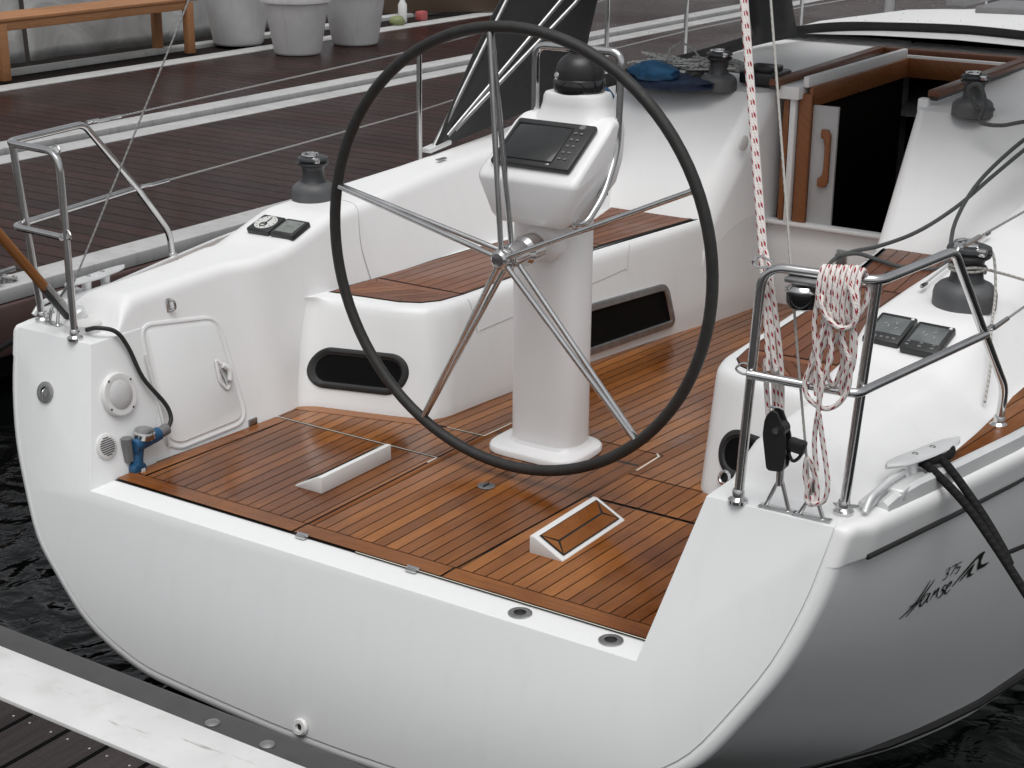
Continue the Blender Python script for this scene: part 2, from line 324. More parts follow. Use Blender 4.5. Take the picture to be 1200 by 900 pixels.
def catmull(P, k, closed=False):
    out = []; n = len(P)
    for i in range(n if closed else n-1):
        p0 = P[(i-1) % n] if (closed or i > 0) else P[i]*2-P[i+1]
        p1 = P[i]; p2 = P[(i+1) % n]
        p3 = P[(i+2) % n] if (closed or i < n-2) else p2*2-p1
        for q in range(k):
            t = q/k; out.append(.5*((2*p1)+(p2-p0)*t+(2*p0-5*p1+4*p2-p3)*t*t+(3*p1-p0-3*p2+p3)*t**3))
    if not closed: out.append(P[-1])
    return out
def bend(pts, r, n=5):
    """3D polyline with rounded corners"""
    P = [Vector(p) for p in pts]; out = [P[0]]
    for i in range(1, len(P)-1):
        rr = r[i] if isinstance(r, (list, tuple)) else r
        a = P[i-1]-P[i]; b = P[i+1]-P[i]; ra = min(rr, a.length*.48, b.length*.48)
        if ra < 1e-5:
            out += [P[i]]*(n+1); continue
        s = P[i]+a.normalized()*ra; e = P[i]+b.normalized()*ra
        for k in range(n+1):
            t = k/n; out.append(s*(1-t)**2+P[i]*2*t*(1-t)+e*t*t)
    out.append(P[-1]); return out
def rpoly(pts, r, n=4):
    """closed polygon with rounded corners"""
    P = [Vector(p) for p in pts]; m = len(P); out = []
    for i in range(m):
        a = P[i-1]-P[i]; b = P[(i+1) % m]-P[i]; rr = r[i] if isinstance(r, (list, tuple)) else r
        ra = min(rr, a.length*.45, b.length*.45); s = P[i]+a.normalized()*ra; e = P[i]+b.normalized()*ra
        for k in range(n+1):
            t = k/n; out.append(s*(1-t)**2+P[i]*2*t*(1-t)+e*t*t)
    return out
def clip(poly, quad):
    def cr(a, b, p): return (b[0]-a[0])*(p[1]-a[1])-(b[1]-a[1])*(p[0]-a[0])
    ar = sum(quad[i][0]*quad[(i+1) % len(quad)][1]-quad[(i+1) % len(quad)][0]*quad[i][1] for i in range(len(quad)))
    if ar < 0: quad = quad[::-1]
    out = list(poly)
    for i in range(len(quad)):
        a, b = quad[i], quad[(i+1) % len(quad)]; inp = out; out = []
        for j in range(len(inp)):
            p, q = inp[j-1], inp[j]; dp, dq = cr(a, b, p), cr(a, b, q)
            if (dp >= 0) != (dq >= 0):
                t = dp/(dp-dq); out.append((p[0]+(q[0]-p[0])*t, p[1]+(q[1]-p[1])*t))
            if dq >= 0: out.append(q)
        if not out: return []
    return out
def empty(name, loc=(0, 0, 0)):
    o = bpy.data.objects.new(name, None); o.location = loc; o.empty_display_size = .1; COL.objects.link(o); return o
def tag(o, label=None, cat=None, group=None, kind=None):
    if label: o['label'] = label
    if cat: o['category'] = cat
    if group: o['group'] = group
    if kind: o['kind'] = kind
    return o
def thing(name, label, cat, group=None, loc=(0, 0, 0)):
    return tag(empty(name, loc), label, cat, group)
def lerp(a, b, t): return a+(b-a)*t
def interp(tab, y):
    if y <= tab[0][0]: return tab[0][1]
    for (a, va), (b, vb) in zip(tab, tab[1:]):
        if y <= b: return lerp(va, vb, (y-a)/(b-a))
    return tab[-1][1]
def sinterp(tab, y, w=.05): return sum(interp(tab, y+q*w/2) for q in (-1, -.5, 0, .5, 1))/5

from mathutils.bvhtree import BVHTree
def bvh(o): return BVHTree.FromPolygons([v.co for v in o.data.vertices], [list(p.vertices) for p in o.data.polygons])
def snap(tree, p, d, off):
    h = tree.ray_cast(Vector(p)-Vector(d)*.2, Vector(d), .6)
    return (h[0]-Vector(d)*off) if h[0] else Vector(p)
# ================================================================== THE YACHT
yacht = thing('sailing_yacht', 'white sailing yacht moored stern-to, with open teak cockpit and one big black steering wheel', 'sailing yacht')
Y = yacht
# ---- hull
T = [(1.529, .44), (1.509, .362), (1.481, .233), (1.424, .074), (1.34, -.075), (1.249, -.208), (1.144, -.295), (.99, -.40), (.857, -.457), (.693, -.50), (.539, -.515), (.18, -.529), (0, -.531)]
GX = [(-.3, 1.48), (0, 1.530), (.06, 1.545), (.5, 1.652), (.85, 1.728), (1.2, 1.79), (2, 1.87), (3, 1.93), (4.5, 1.95), (6, 1.82), (8, 1.32), (10, .60), (11.2, .04)]
BZ = [(-.3, -.53), (.6, -.92), (1.5, -1.62), (3, -2.0), (6, -1.7), (9, -1.5), (11.2, -1.2)]
def gxs(y, s=1): return interp(GX, y)-(.095*min(1, max(0, y/.5))*(1 if y < 3 else max(0, (6-y)/3)) if s < 0 else 0)
SHEER = [(0, .445), (1, .452), (3, .50), (6, .60), (11.2, .85)]
def tplane(z, off=0): return -.105+.33*z+off
TS = []
def dense(T, k=4):
    P = [Vector((a, b, 0)) for a, b in T]; return [(p.x, p.y) for p in catmull(P, k)]
TD = dense(T, 3)
def off_in(T, d):
    out = []
    for i, (x, z) in enumerate(T):
        a = T[max(0, i-1)]; b = T[min(len(T)-1, i+1)]; tx, tz = b[0]-a[0], b[1]-a[1]; l = math.hypot(tx, tz)
        out.append((max(0, x+tz/l*d), z-tx/l*d))
    out[-1] = (0, out[-1][1]); return out
def trunc(T_, zc):
    xc = T_[0][0]
    for (x1, z1), (x2, z2) in zip(T_, T_[1:]):
        if z1 >= zc >= z2: xc = lerp(x1, x2, (z1-zc)/max(1e-6, z1-z2)); break
    return [(xc, zc) if z > zc else (x, z) for x, z in T_]
def hull_ring(y, s=1, top=True):
    gx = gxs(y, s); bz = interp(BZ, y); sh = interp(SHEER, y); k = (sh-bz)/.971
    o = [(x/1.529*gx, sh-(.44-z)*k) for x, z in TD]
    return trunc([(x-.0015, z) for x, z in o], sh-.085) if top else o
mb = MB()
for sd in (1, -1):
    rows = []
    for d, o in ((.047, .004), (.043, -.001), (.030, -.001), (.014, .005), (.004, .018), (0, .040)):
        r = off_in(TD, d); rows.append([(sd*x, tplane(z, o), z) for x, z in trunc(r, .36)])
    rows.append([(sd*x*1.012, tplane(z, .14), z-.01*(1 if z < 0 else 0)) for x, z in trunc(TD, .36)])
    for y in (.45, .8, 1.2, 1.6, 2.1, 2.8, 3.6, 4.5, 5.5, 6.5, 7.5, 8.5, 9.5, 10.4, 11.2):
        rows.append([(sd*x, y, z) for x, z in hull_ring(y, sd)])
    mb.grid(rows)
mb.build('hull', M['hull'], Y, angle=60)

# ---- transom moulding (quarters + step)
tin = off_in(TD, .045)
half = [(x, z) for x, z in tin if z < .40]
out2 = [(1.02, 0.0), (1.128, .443), (1.478, .443)]
right = out2+half
left = [(-x, z) for x, z in half[::-1]][1:]+[(-1.478, .443), (-1.128, .443), (-1.02, 0.0)]
pl = [(x, tplane(z, -.006), z) for x, z in right+left]
mb = MB()
mb.prism(pl, (0, .30, 0), bev=.014, seg=3, only=lambda e: all(v.co.y < tplane(v.co.z)+.02 for v in e.verts) or all((v.co.z > -.05 and abs(v.co.x) < 1.49) for v in e.verts))
mb.build('transom', M['gel'], Y, angle=50)

# ---- side mouldings (coamings, side decks)
def ctab(i, c): return [(y, P[i][c]) for y, P in CS]
CS = [  # y : P0 inner bottom, P1 inner crease, P2 outer top
    (.02, ((1.003, -.1), (1.124, .40), (1.42, .40))),
    (.15, ((1.003, -.1), (1.130, .425), (1.42, .42))),
    (.23, ((.999, -.1), (1.1575, .552), (1.36, .540))),
    (.72, ((.950, -.1), (1.158, .566), (1.39, .552))),
    (.82, ((.955, -.1), (1.112, .566), (1.41, .556))),
    (.97, ((.955, -.1), (1.105, .575), (1.42, .563))),
    (1.22, ((.92, -.1), (1.085, .655), (1.41, .655))),
    (1.50, ((.82, -.1), (1.095, .672), (1.40, .668))),
    (2.0, ((.76, -.1), (1.13, .705), (1.345, .70))),
    (2.6, ((.68, -.1), (1.12, .745), (1.30, .75))),
    (3.1, ((.60, -.1), (1.10, .79), (1.29, .80))),
    (3.7, ((.55, -.1), (1.10, .80), (1.28, .82))),
    (5.2, ((.55, -.1), (1.05, .80), (1.20, .80)))]
coams = {}
D3 = [(.02, (1.45, .4385)), (.15, (1.47, .442)), (.23, (1.475, .455)), (.55, (1.53, .462)), (1.1, (1.565, .468)), (2, (1.60, .48)), (3, (1.62, .50)), (5.2, (1.55, .58))]
for s, side in ((1, 'starboard'), (-1, 'port')):
    ys = [.0400, .0401, .0402, .0403, .0404]+[.115+.035*i for i in range(49)]; ys = [y for y in ys if y < 1.8]+[1.8+.2*i for i in range(18)]
    NOSE = {.0400: (.003, .058, .03), .0401: (-.001, .030, .014), .0402: (.005, .014, .006), .0403: (.018, .004, .001), .0404: (.040, 0, 0)}
    rows = []
    for y in ys:
        w = .05 if y < 1.8 else .2
        p = [(sinterp(ctab(i, 0), y, w), sinterp(ctab(i, 1), y, w)) for i in range(3)]
        p3 = (interp([(a, b[0]) for a, b in D3], y), interp([(a, b[1]) for a, b in D3], y))
        ns = NOSE.get(y); off, q_, dz = ns if ns else (0, 0, 0)
        g = gxs(y, s) if not ns else 1.5305; sh = interp(SHEER, y)+.002
        p3 = (min(p3[0], g-.075), p3[1])
        pts = [Vector((x, 0, z)) for x, z in p+[p3, (g-.001-q_, sh-dz), (g*.985+.0008-q_, sh-.102)]]
        rr = [0, .045 if y > .2 else .02, .06 if y > .9 else .035, .03, .050, 0]
        prof = bend(pts, rr, 6); rows.append([(s*v.x, tplane(v.z, off) if ns else y, v.z) for v in prof])
    mb = MB(); mb.grid(rows); mb.cap(rows[0]); coams[s] = mb.build('coaming', M['gel2'], Y, angle=60)

# gunwale band on the quarter corner (rounded rail running off the transom)
for s in (1, -1):
    mb = MB(); mb.tube([(s*(gxs(y, s)*.985+.004), y, interp(SHEER, y)-.098) for y in (.115, .2, .3, .5, .8, 1.2, 1.6, 2.2, 3, 4.5, 6, 8, 10)], .0075, 8); mb.build('rub_strake', M['black'], Y)
    # boot stripe
    mb = MB(); 
    path = []
    for y in (.52, .65, .8, 1.0, 1.2, 1.5, 2, 2.6, 3.4, 4.5, 6):
        ring = hull_ring(y, s); z0 = -.575
        for (x1, z1), (x2, z2) in zip(ring, ring[1:]):
            if z1 >= z0 >= z2:
                t = (z1-z0)/(z1-z2); path.append((s*(lerp(x1, x2, t)+.001), y, z0)); break
    mb.tube(path, .018, 8); mb.build('boot_stripe', M['black'], Y)
# ---- foredeck and coachroof
mb = MB(); rows = []
for y in (4.9, 5.5, 6.5, 7.5, 8.5, 9.5, 10.4, 11.1):
    g = gxs(y)-.02; sh = interp(SHEER, y)
    rows.append([(x*g, y, sh+.06*(1-x*x)) for x in (-1, -.7, -.35, 0, .35, .7, 1)])
mb.grid(rows); mb.build('foredeck', M['gel2'], Y)
mb = MB(); rows = []
for y, w, z in ((5.0, 1.15, .985), (5.6, 1.12, 1.0), (6.6, .95, .99), (7.6, .72, .93), (8.4, .45, .82), (8.8, .25, .68)):
    rows.append([(x*w, y, zz) for x, zz in ((-1.12, .5), (-1.0, z-.05), (-.9, z), (-.4, z+.03), (0, z+.04), (.4, z+.03), (.9, z), (1.0, z-.05), (1.12, .5))])
mb.grid(rows); mb.cap(rows[-1]); mb.build('coachroof', M['gel2'], Y, angle=50)
for (x, y, w, l) in ((-.1, 6.6, .5, .5), (.45, 7.3, .16, .3), (-.6, 7.0, .14, .5)):
    mb = MB(); mb.box((x, y, 1.04), (w, l, .05), .015); o = mb.build('deck_hatch', M['greypl'], Y)

# ---- seats
seats = {}
B0 = [(1.10, .60), (1.0, .76), (.982, .880), (.93, .917), (.60, 1.005), (.49, 1.045), (.466, 1.12), (.464, 1.35), (.443, 2.12), (.388, 2.81), (.345, 3.16), (.33, 3.58), (1.12, 3.58), (1.12, 1.9)]
B0S = [(1.10, .60), (1.0, .76), (.982, .880), (.93, .917), (.70, .975), (.625, 1.01), (.59, 1.10), (.565, 1.35), (.515, 2.12), (.425, 2.81), (.37, 3.16), (.34, 3.58), (1.12, 3.58), (1.12, 1.9)]
B1 = [(1.16, .86), (1.075, .985), (1.040, 1.045), (.97, 1.059), (.70, 1.105), (.585, 1.165), (.552, 1.27), (.542, 1.46), (.50, 2.2), (.418, 2.98), (.385, 3.25), (.37, 3.58), (1.12, 3.58), (1.12, 1.9)]
for s in (1, -1):
    b0 = rpoly([(x, y, 0) for x, y in (B0 if s < 0 else B0S)], [.01, .1, .05, .08, .12, .08, .08, .2, .3, .3, .2, .01, .01, .01], 5)
    b1 = rpoly([(x, y, 0) for x, y in B1], [.01, .1, .06, .08, .14, .11, .10, .2, .3, .3, .2, .01, .01, .01], 5)
    cen = Vector((.85, 2.2, 0))
    rows = []
    for z, t, ins in ((-.16, 0, 0), (0, 0, 0), (.03, .08, 0), (.06, .16, 0), (.09, .24, 0), (.12, .325, 0), (.15, .41, 0), (.18, .49, 0), (.21, .57, 0), (.25, .685, 0), (.29, .795, 0), (.34, .93, 0), (.362, .985, .002), (.376, 1.0, .010), (.384, 1.0, .022), (.386, 1, .034)):
        ring = []
        for i in range(len(b0)):
            p = b0[i].lerp(b1[i], t)
            a = b1[i-1]; b = b1[(i+1) % len(b1)]; tg = (b-a); tg.normalize(); nrm = Vector((-tg.y, tg.x, 0))
            if nrm.dot(cen-p) < 0: nrm = -nrm
            p = p+nrm*ins*max(0, min(1, (1.02-p.x)/.06)); ring.append((s*p.x, p.y, z if z > -.01 else z))
        rows.append(ring)
    mb = MB(); mb.grid(rows, False, True); mb.poly(rows[-1]); seats[s] = mb.build('seat', M['gel'], Y, angle=60)

# ---- teak boards
def teak_panel(mb, poly, zf, pitch=.046, ang=lambda x: 0., gap=.0038, x0=0., m=0, lift=.0035, axis=1, tonebias=0., yr=0.):
    """boards along +y (axis=1) or +x (axis=0) clipped to poly"""
    xs = [p[0] if axis == 1 else p[1] for p in poly]; ys = [p[1] if axis == 1 else p[0] for p in poly]
    y0, y1 = min(ys)-.05, max(ys)+.05; lo = math.floor((min(xs)-x0-.4)/pitch); hi = math.ceil((max(xs)-x0+.4)/pitch)
    for k in range(lo, hi):
        a = x0+k*pitch+gap/2; b = x0+(k+1)*pitch-gap/2; ta = math.tan(ang(a)); ym = 0
        tb = math.tan(ang(b))
        q = [(a+ta*(y0-yr), y0), (b+tb*(y0-yr), y0), (b+tb*(y1-yr), y1), (a+ta*(y1-yr), y1)]
        if axis == 0: q = [(v, u) for u, v in q]
        c = clip(poly, q)
        if len(c) < 3: continue
        ar = abs(sum(c[i-1][0]*c[i][1]-c[i][0]*c[i-1][1] for i in range(len(c))))/2
        if ar < 2e-5: continue
        r1, r2 = random.random()*9, random.random()*9
        vs = [(x, y, zf(x, y)+lift) for x, y in c]
        uv = [((y if axis == 1 else x)+r1, (x if axis == 1 else y)+r2) for x, y in c]
        mb.poly(vs, m, uv, tone=random.random()+tonebias)
def board(mb, p0, p1, w, zf, m=0, lift=.0035, tone=.5, miter=0):
    """single straight margin board from p0 to p1 (centre line)"""
    a = Vector((*p0, 0)); b = Vector((*p1, 0)); t = (b-a).normalized(); nrm = Vector((-t.y, t.x, 0))*(w/2)
    q = [a-nrm, b-nrm, b+nrm, a+nrm]; r = random.random()*9
    L = (b-a).length
    mb.poly([(v.x, v.y, zf(v.x, v.y)+lift) for v in q], m, [(r, 0), (r+L, 0), (r+L, w), (r, w)], tone)
def zsole(x, y): return .004 if y < 1.1 else .004-.05*(y-1.1)
fan = lambda x: math.radians(max(-.8, min(3.2, .5+2.6*max(0, x)+.6*x)))
# sole base (caulk) following the slope
base = [(-1.03, -.003), (1.03, -.003), (1.03, 1.1), (-1.03, 1.1)]
mb = MB(); mb.poly([(x, y, .002) for x, y in base]); mb.poly([(-1.03, 1.1, .002), (1.03, 1.1, .002), (1.03, 3.62, .002-.126), (-1.03, 3.62, .002-.126)])
mb.build('cockpit_sole', M['caulk'], Y)
def floor_panel(poly, margins=(), tb=0., holes=None, **k):
    mb = MB(); teak_panel(mb, poly, zsole, ang=fan, tonebias=tb, **k)
    for p0, p1, w, tn in margins: board(mb, p0, p1, w, zsole, tone=tn, lift=.0048)
    return mb.build('floor_panel', M['teak'], Y, recalc=False)
XL = lambda y: -(1.014-.046*y)
jL = lambda y: -.252; jR = lambda y: .31+.052*y
g = .004
floor_panel([(XL(.075)+.062, .075), (jL(0)-g, .075), (jL(0)-g, .748), (XL(.748)+.062, .748)], [((XL(0), .035), (jL(0)-g, .035), .068, .45), ((XL(.0)+.03, .075), (XL(.748)+.03, .748), .055, .62)], tb=-.12)
floor_panel([(jL(0)+g, .075), (jR(.075)-g, .075), (jR(1.22)-g-.0, 1.225), (-.235, 1.225), (-.235, 1.02), (jL(0)+g, 1.02)], [((jL(0)+g, .035), (jR(0)-g, .035), .068, .35)])
floor_panel([(jR(.075)+g, .075), (1.0, .075), (1.03, .748), (jR(.748)+g, .748)], [((jR(0)+g, .035), (1.02, .035), .068, .55)], tb=.06)
floor_panel([(XL(.76), .764), (jL(0)-g, .764), (jL(0)-g, 1.012), (-.47, 1.012), (-.60, 1.0), (-.955, .905), (XL(.76), .885)], [((-.985, .880), (-.50, 1.010), .058, .85)])
floor_panel([(jR(.76)+g, .764), (1.03, .764), (1.03, .94), (.66, .997), (jR(.992)+g, .996)], [])
P6 = [(-.49, 1.020), (-.242, 1.028), (-.242, 1.233), (jR(1.23)+.002, 1.233), (jR(1.0)+g, 1.004), (.66, 1.004), (.635, 1.02), (.60, 1.10), (.575, 1.35), (.525, 2.12), (.435, 2.81), (.38, 3.16), (.345, 3.61), (-.335, 3.61), (-.348, 3.16), (-.39, 2.81), (-.445, 2.12), (-.47, 1.3)]
floor_panel(P6, [], tb=-.05)
# pale edge strips of the hatch openings
for p0, p1, w in (((-.975, .7565), (-.255, .7565), .004), ((-.2525, .70), (-.2525, .756), .006), ((.372, 1.04), (.366, 1.21), .007), ((.366, 1.21), (.345, 1.232), .007), ((-.40, 1.018), (-.24, 1.022), .004), ((-.238, 1.02), (-.238, 1.2), .006), ((.0, -.006), (1.0, -.006), .004)):
    mb = MB(); board(mb, p0, p1, w, zsole, lift=.0042); mb.build('hatch_edging', M['cream'], Y)

# seat teak
def zseat(x, y): return .3875
for s in (1, -1):
    f = lambda P: [(s*x, y) for x, y in P]
    caulk = [(1.03, 1.13), (.723, 1.171), (.651, 1.208), (.608, 1.272), (.590, 1.39), (.556, 2.2), (.462, 2.98), (.428, 3.3), (1.0, 3.3), (.80, 2.9), (.97, 2.0), (1.02, 1.4)]
    mb = MB(); mb.poly([(x, y, .3868) for x, y in f(caulk)]); mb.build('seat_caulking', M['caulk'], Y, recalc=False)
    mb = MB(); aft = f([(1.02, 1.135), (.725, 1.176), (.655, 1.212), (.612, 1.275), (.594, 1.385), (1.0, 1.385)])
    core = f([(.98, 1.18), (.74, 1.212), (.69, 1.24), (.66, 1.29), (.645, 1.345), (.965, 1.345)])
    teak_panel(mb, core, zseat, axis=1, ang=lambda x: s*math.radians(-38), lift=.002, pitch=.05, yr=1.25)
    # margins round the core
    n = len(aft)
    for i in range(n):
        j = (i+1) % n; q = [aft[i], aft[j], core[j], core[i]]
        q = [Vector((*p, 0)) for p in q]; c = sum(q, Vector())/4; q = [c+(p-c)*.985 for p in q]
        mb.poly([(p.x, p.y, .3895) for p in q], 0, [(q[0].x+i, 0), (q[1].x+i+.1, 0), (q[1].x+i+.1, .04), (q[0].x+i, .04)], random.random())
    mb.build('seat_teak', M['teak_seat'], Y, recalc=False)
    mb = MB(); teak_panel(mb, f([(.594, 1.397), (1.0, 1.397), (.95, 2.06), (.90, 2.345), (.558, 2.345), (.562, 2.2)]), zseat, ang=lambda x: s*math.radians(-3), lift=.002, pitch=.052, tonebias=-.15); mb.build('seat_teak', M['teak_seat'], Y, recalc=False)
    mb = MB(); teak_panel(mb, f([(.556, 2.357), (.90, 2.357), (.82, 2.75), (.95, 3.28), (.435, 3.28), (.47, 2.98)]), zseat, ang=lambda x: s*math.radians(-6), lift=.002, pitch=.052, tonebias=-.2); mb.build('seat_teak', M['teak_seat'], Y, recalc=False)

def joint(pts, tree=None, d=None):
    if tree: pts = [snap(tree, p, d, .0003) for p in catmull([Vector(p) for p in pts], 6)]
    mb = MB(); mb.tube(pts, .0017, 6); mb.build('panel_joint', M['lightgrey'], Y)
# ---- foot chocks
for s in (1, -1):
    mb = MB(); a = .43 if s > 0 else .372; b = .548 if s > 0 else .487; y0, y1 = .285, .655
    prof = [(s*a, .004), (s*b, .004), (s*b, .010), (s*(a+.016), .062), (s*a, .062)]
    pts = [(x, y0, z) for x, z in prof]; mb.prism(pts, (0, y1-y0, 0), bev=.004, seg=2)
    o = mb.build('foot_chock', M['whitepl'], Y, angle=30)
    # teak inlay on the slope : outer + inner mitred boards
    def P(u, v): # u across slope 0..1, v along
        x = lerp(a+.016, b, u); z = lerp(.062, .010, u); return (s*x+s*.0012, lerp(y0, y1, v), z+.0026)
    mb = MB(); mb.poly([P(.06, .05), P(.9, .05), P(.9, .95), P(.06, .95)], 1)
    o2 = MB()
    def P2(u, v):
        p = P(u, v); return (p[0]+s*.0007, p[1], p[2]+.0016)
    U0, U1, V0, V1, um, vm = .09, .87, .065, .935, .48, .13
    for q in (((U0, V0), (um-.02, vm+.035), (um-.02, 1-vm-.035), (U0, V1)), ((U1, V0), (um+.04, vm+.035), (um+.04, 1-vm-.035), (U1, V1)), ((U0+.05, V0), (U1-.05, V0), (um+.01, vm+.012)), ((U0+.05, V1), (U1-.05, V1), (um+.01, 1-vm-.012))):
        long = len(q) == 4; mb.poly([P2(*c) for c in q], 0, [((v if long else u*.1), (u if long else v)*.2+random.random()) for u, v in q], random.random()*.4+.5)
    mb.build('teak_inlay', [M['teak'], M['caulk']], o, recalc=False)

# ---- floor fittings
for x, y in ((.62, -.055), (.909, -.052)):
    mb = MB(); mb.lathe((x, y, 0), (0, 0, 1), [(.034, -.002), (.034, .004), (.030, .0055), (.018, .005), (.016, -.001)], 24, mats=[0, 0, 0, 1]); mb.cap([(x+.016*math.cos(a*PI/8), y+.016*math.sin(a*PI/8), .0005) for a in range(16)], 1)
    mb.build('drain_fitting', [M['steel_dull'], M['black']], Y)
mb = MB(); mb.lathe((.031, .641, .006), (0, 0, 1), [(.030, 0), (.030, .003), (.026, .004), (.001, .0042)], 24); mb.box((.031, .641, .012), (.006, .036, .006), .002, m=1); mb.build('floor_ring', [M['steel_dull'], M['black']], Y)
for x in (-.206, .214):
    mb = MB(); mb.box((x, -.012, .008), (.036, .022, .008), .002); mb.tube([(x-.022, -.002, .011), (x+.022, -.002, .011)], .005, 8); mb.build('floor_hinge', M['steel'], Y)

# ---- transom fittings
def disc_on(p, nrm, prof, name, mats, mi, seg=24):
    mb = MB(); mb.lathe(p, nrm, prof, seg, mats=mi); return mb.build(name, mats, Y)
nT = Vector((0, -1, .33)).normalized()
o = disc_on((-1.296, -.026, .262), nT, [(.036, 0), (.036, .006), (.030, .008), (.018, .007), (.016, -.002), (.001, -.002)], 'transom_fitting', [M['steel_dull'], M['black']], [0, 0, 0, 1, 1])
mb = MB(); mb.tube(bend([(-1.290, -.034, .275), (-1.288, -.046, .272), (-1.290, -.05, .25), (-1.292, -.038, .245)], .01), .004, 8); mb.build('latch', M['steel_dull'], o)
disc_on((-.011, -.268, -.463), nT, [(.027, 0), (.027, .006), (.022, .012), (.012, .012), (.010, .002), (.001, .002)], 'drain_outlet', [M['whitepl'], M['black']], [0, 0, 0, 0, 1])

# ---- port cockpit wall fittings; wall plane x = -(1.0+.27*z)
def wallP(y, z, o=0): return Vector((-(1.0+.27*(z))+.012+o, y, z))
WX = Vector((1, 0, .27)).normalized()
# hatch door
hp = rpoly([wallP(.255, .455, .0), wallP(.65, .405), wallP(.655, .03), wallP(.30, .012), wallP(.245, .05)], [.05, .06, .06, .05, .06], 6)
def wall_x(y, z):  # x of built coaming inner wall
    a = sinterp(ctab(0, 0), y), sinterp(ctab(0, 1), y); b = sinterp(ctab(1, 0), y), sinterp(ctab(1, 1), y)
    return -(lerp(a[0], b[0], (z-a[1])/(b[1]-a[1])))
def W(y, z, o=0): return Vector((wall_x(y, z)+o, y, z))
HP = rpoly([Vector((0, .255, .46)), Vector((0, .618, .408)), Vector((0, .628, .022)), Vector((0, .298, .012)), Vector((0, .240, .05))], [.06, .07, .07, .05, .05], 6)
def inset(P, d):
    c = sum(P, Vector())/len(P); out = []
    n = len(P)
    for i in range(n):
        t = (P[(i+1) % n]-P[i-1]).normalized(); nr = Vector((0, -t.z, t.y)); 
        if nr.dot(c-P[i]) < 0: nr = -nr
        out.append(P[i]+nr*d)
    return out
rows = []
for d, h in ((0, -.004), (0, .004), (.004, .006), (.010, .006), (.014, .003), (.020, .003), (.026, .008)):
    rows.append([W(p.y, p.z, h) for p in inset(HP, d)])
mb = MB(); mb.grid(rows, False, True); mb.poly(rows[-1]); lh = mb.build('locker_hatch', M['gel'], Y, angle=40)
hc = rpoly([Vector((0, .535, .275)), Vector((0, .60, .235)), Vector((0, .595, .175)), Vector((0, .555, .150)), Vector((0, .528, .19))], .015, 4)
rows = [[W(p.y, p.z, h) for p in inset(hc, d)] for d, h in ((0, .0125), (.004, .017), (.010, .017), (.014, .0135))]
mb = MB(); mb.grid(rows, False, True); mb.poly(rows[-1], 1); mb.tube([W(.56, .245, .022), W(.578, .225, .026), W(.572, .19, .024)], .010, 10, smooth=4); mb.build('hatch_handle', [M['whitepl'], M['lightgrey']], lh)
mb = MB(); mb.tube([W(.243, .36, .014), W(.252, .04, .014)], .005, 8); mb.build('hinge', M['whitepl'], lh)
c = Vector((-1.080, .095, .262)); nW = Vector((1, 0, .25)).normalized()
mb = MB(); mb.lathe(c, nW, [(.074, -.01), (.074, .008), (.070, .013), (.060, .014), (.052, .012), (.050, .012), (.04, .02), (.02, .024), (.001, .025)], 36, mats=[0, 0, 0, 0, 1, 1, 1, 1]); 
for a in (35, 125, 215, 305):
    q = c+nW*.014+Vector((0, 1, 0))*.066*math.cos(math.radians(a))+Vector((-.25, 0, 1)).normalized()*.066*math.sin(math.radians(a)); mb.lathe(q, nW, [(.004, 0), (.003, .002)], 8, m=2)
mb.build('loudspeaker', [M['whitepl'], M['grille'], M['black']], Y)
c = Vector((-1.048, -.006, .116)); mb = MB(); mb.lathe(c, nW, [(.042, -.01), (.042, .006), (.038, .009), (.001, .009)], 28)
vu = Vector((-.25, 0, 1)).normalized()
for k in range(-4, 5):
    h = math.sqrt(max(0, .031**2-(k*.0072)**2)); q = c+nW*.0095+vu*k*.0072
    mb.box(q, (.002, 2*h, .0028), 0, m=1)
mb.build('air_vent', [M['whitepl'], M['black']], Y)
for y in (.113, .64):
    mb = MB(); mb.box(W(y, .018, .004), (.008, .042, .028), .002); mb.build('wall_bracket', M['steel_dull'], Y)
c = W(.401, .489, .004); mb = MB(); mb.box(c, (.008, .02, .05), .003); mb.tube(bend([c+Vector((.006, 0, .02)), c+Vector((.018, .012, .016)), c+Vector((.018, .018, -.014)), c+Vector((.006, 0, -.02))], .012), .0045, 8); mb.build('pad_eye', M['steel'], Y)
# oval storage pocket on each seat end (rubber rim, flat black fill paints in the recess shade)
for s, so_ in ((-1, seats[-1]), (1, seats[1])):
    tr_ = bvh(so_); C = Vector((s*(.795 if s < 0 else .86), 1.01, .148)); ax = Vector((-s*.20, .06, 0)); ax.z = 0; ax = Vector((-s, .28, 0)).normalized(); up = Vector((0, .35, 1)).normalized(); dr_ = Vector((-s*.22, .91, -.36)).normalized()
    H = .078; L_ = .20
    def ov(k, o):
        out = []
        for i in range(48):
            a = 2*PI*(i+.5)/48; cx_ = (L_-H)*(1 if math.cos(a) > 0 else -1)
            out.append(snap(tr_, C+ax*(cx_+(H-k)*math.cos(a))+up*((H-k)*math.sin(a)), dr_, o))
        return out
    rows = [ov(0, -.01), ov(0, .005), ov(.005, .010), ov(.016, .010), ov(.021, .004), ov(.026, .002)]
    mb = MB(); mb.grid(rows, False, True)
    r0 = rows[-1]; cc = []
    for f_ in (.8, .55, .3, .05): cc.append([snap(tr_, (C+ax*ax.dot(p-C)*(f_ if f_ < .5 else 1-(1-f_)*.5)+up*up.dot(p-C)*f_) if False else C+(p-C)*f_, dr_, .002) for p in r0])
    mb.grid([r0]+cc, False, True, m=1); mb.cap(cc[-1], 1); mb.build('storage_pocket', [M['rubber'], M['pitblack']], Y, angle=45)
mb = MB(); mb.lathe((.728, .992, .080), (-.2, -1, .3), [(.026, 0), (.026, .012), (.018, .016), (.014, .012), (.012, .004), (.001, .004)], 20, mats=[0, 0, 0, 1, 1]); mb.build('drain_socket', [M['steel'], M['black']], Y)
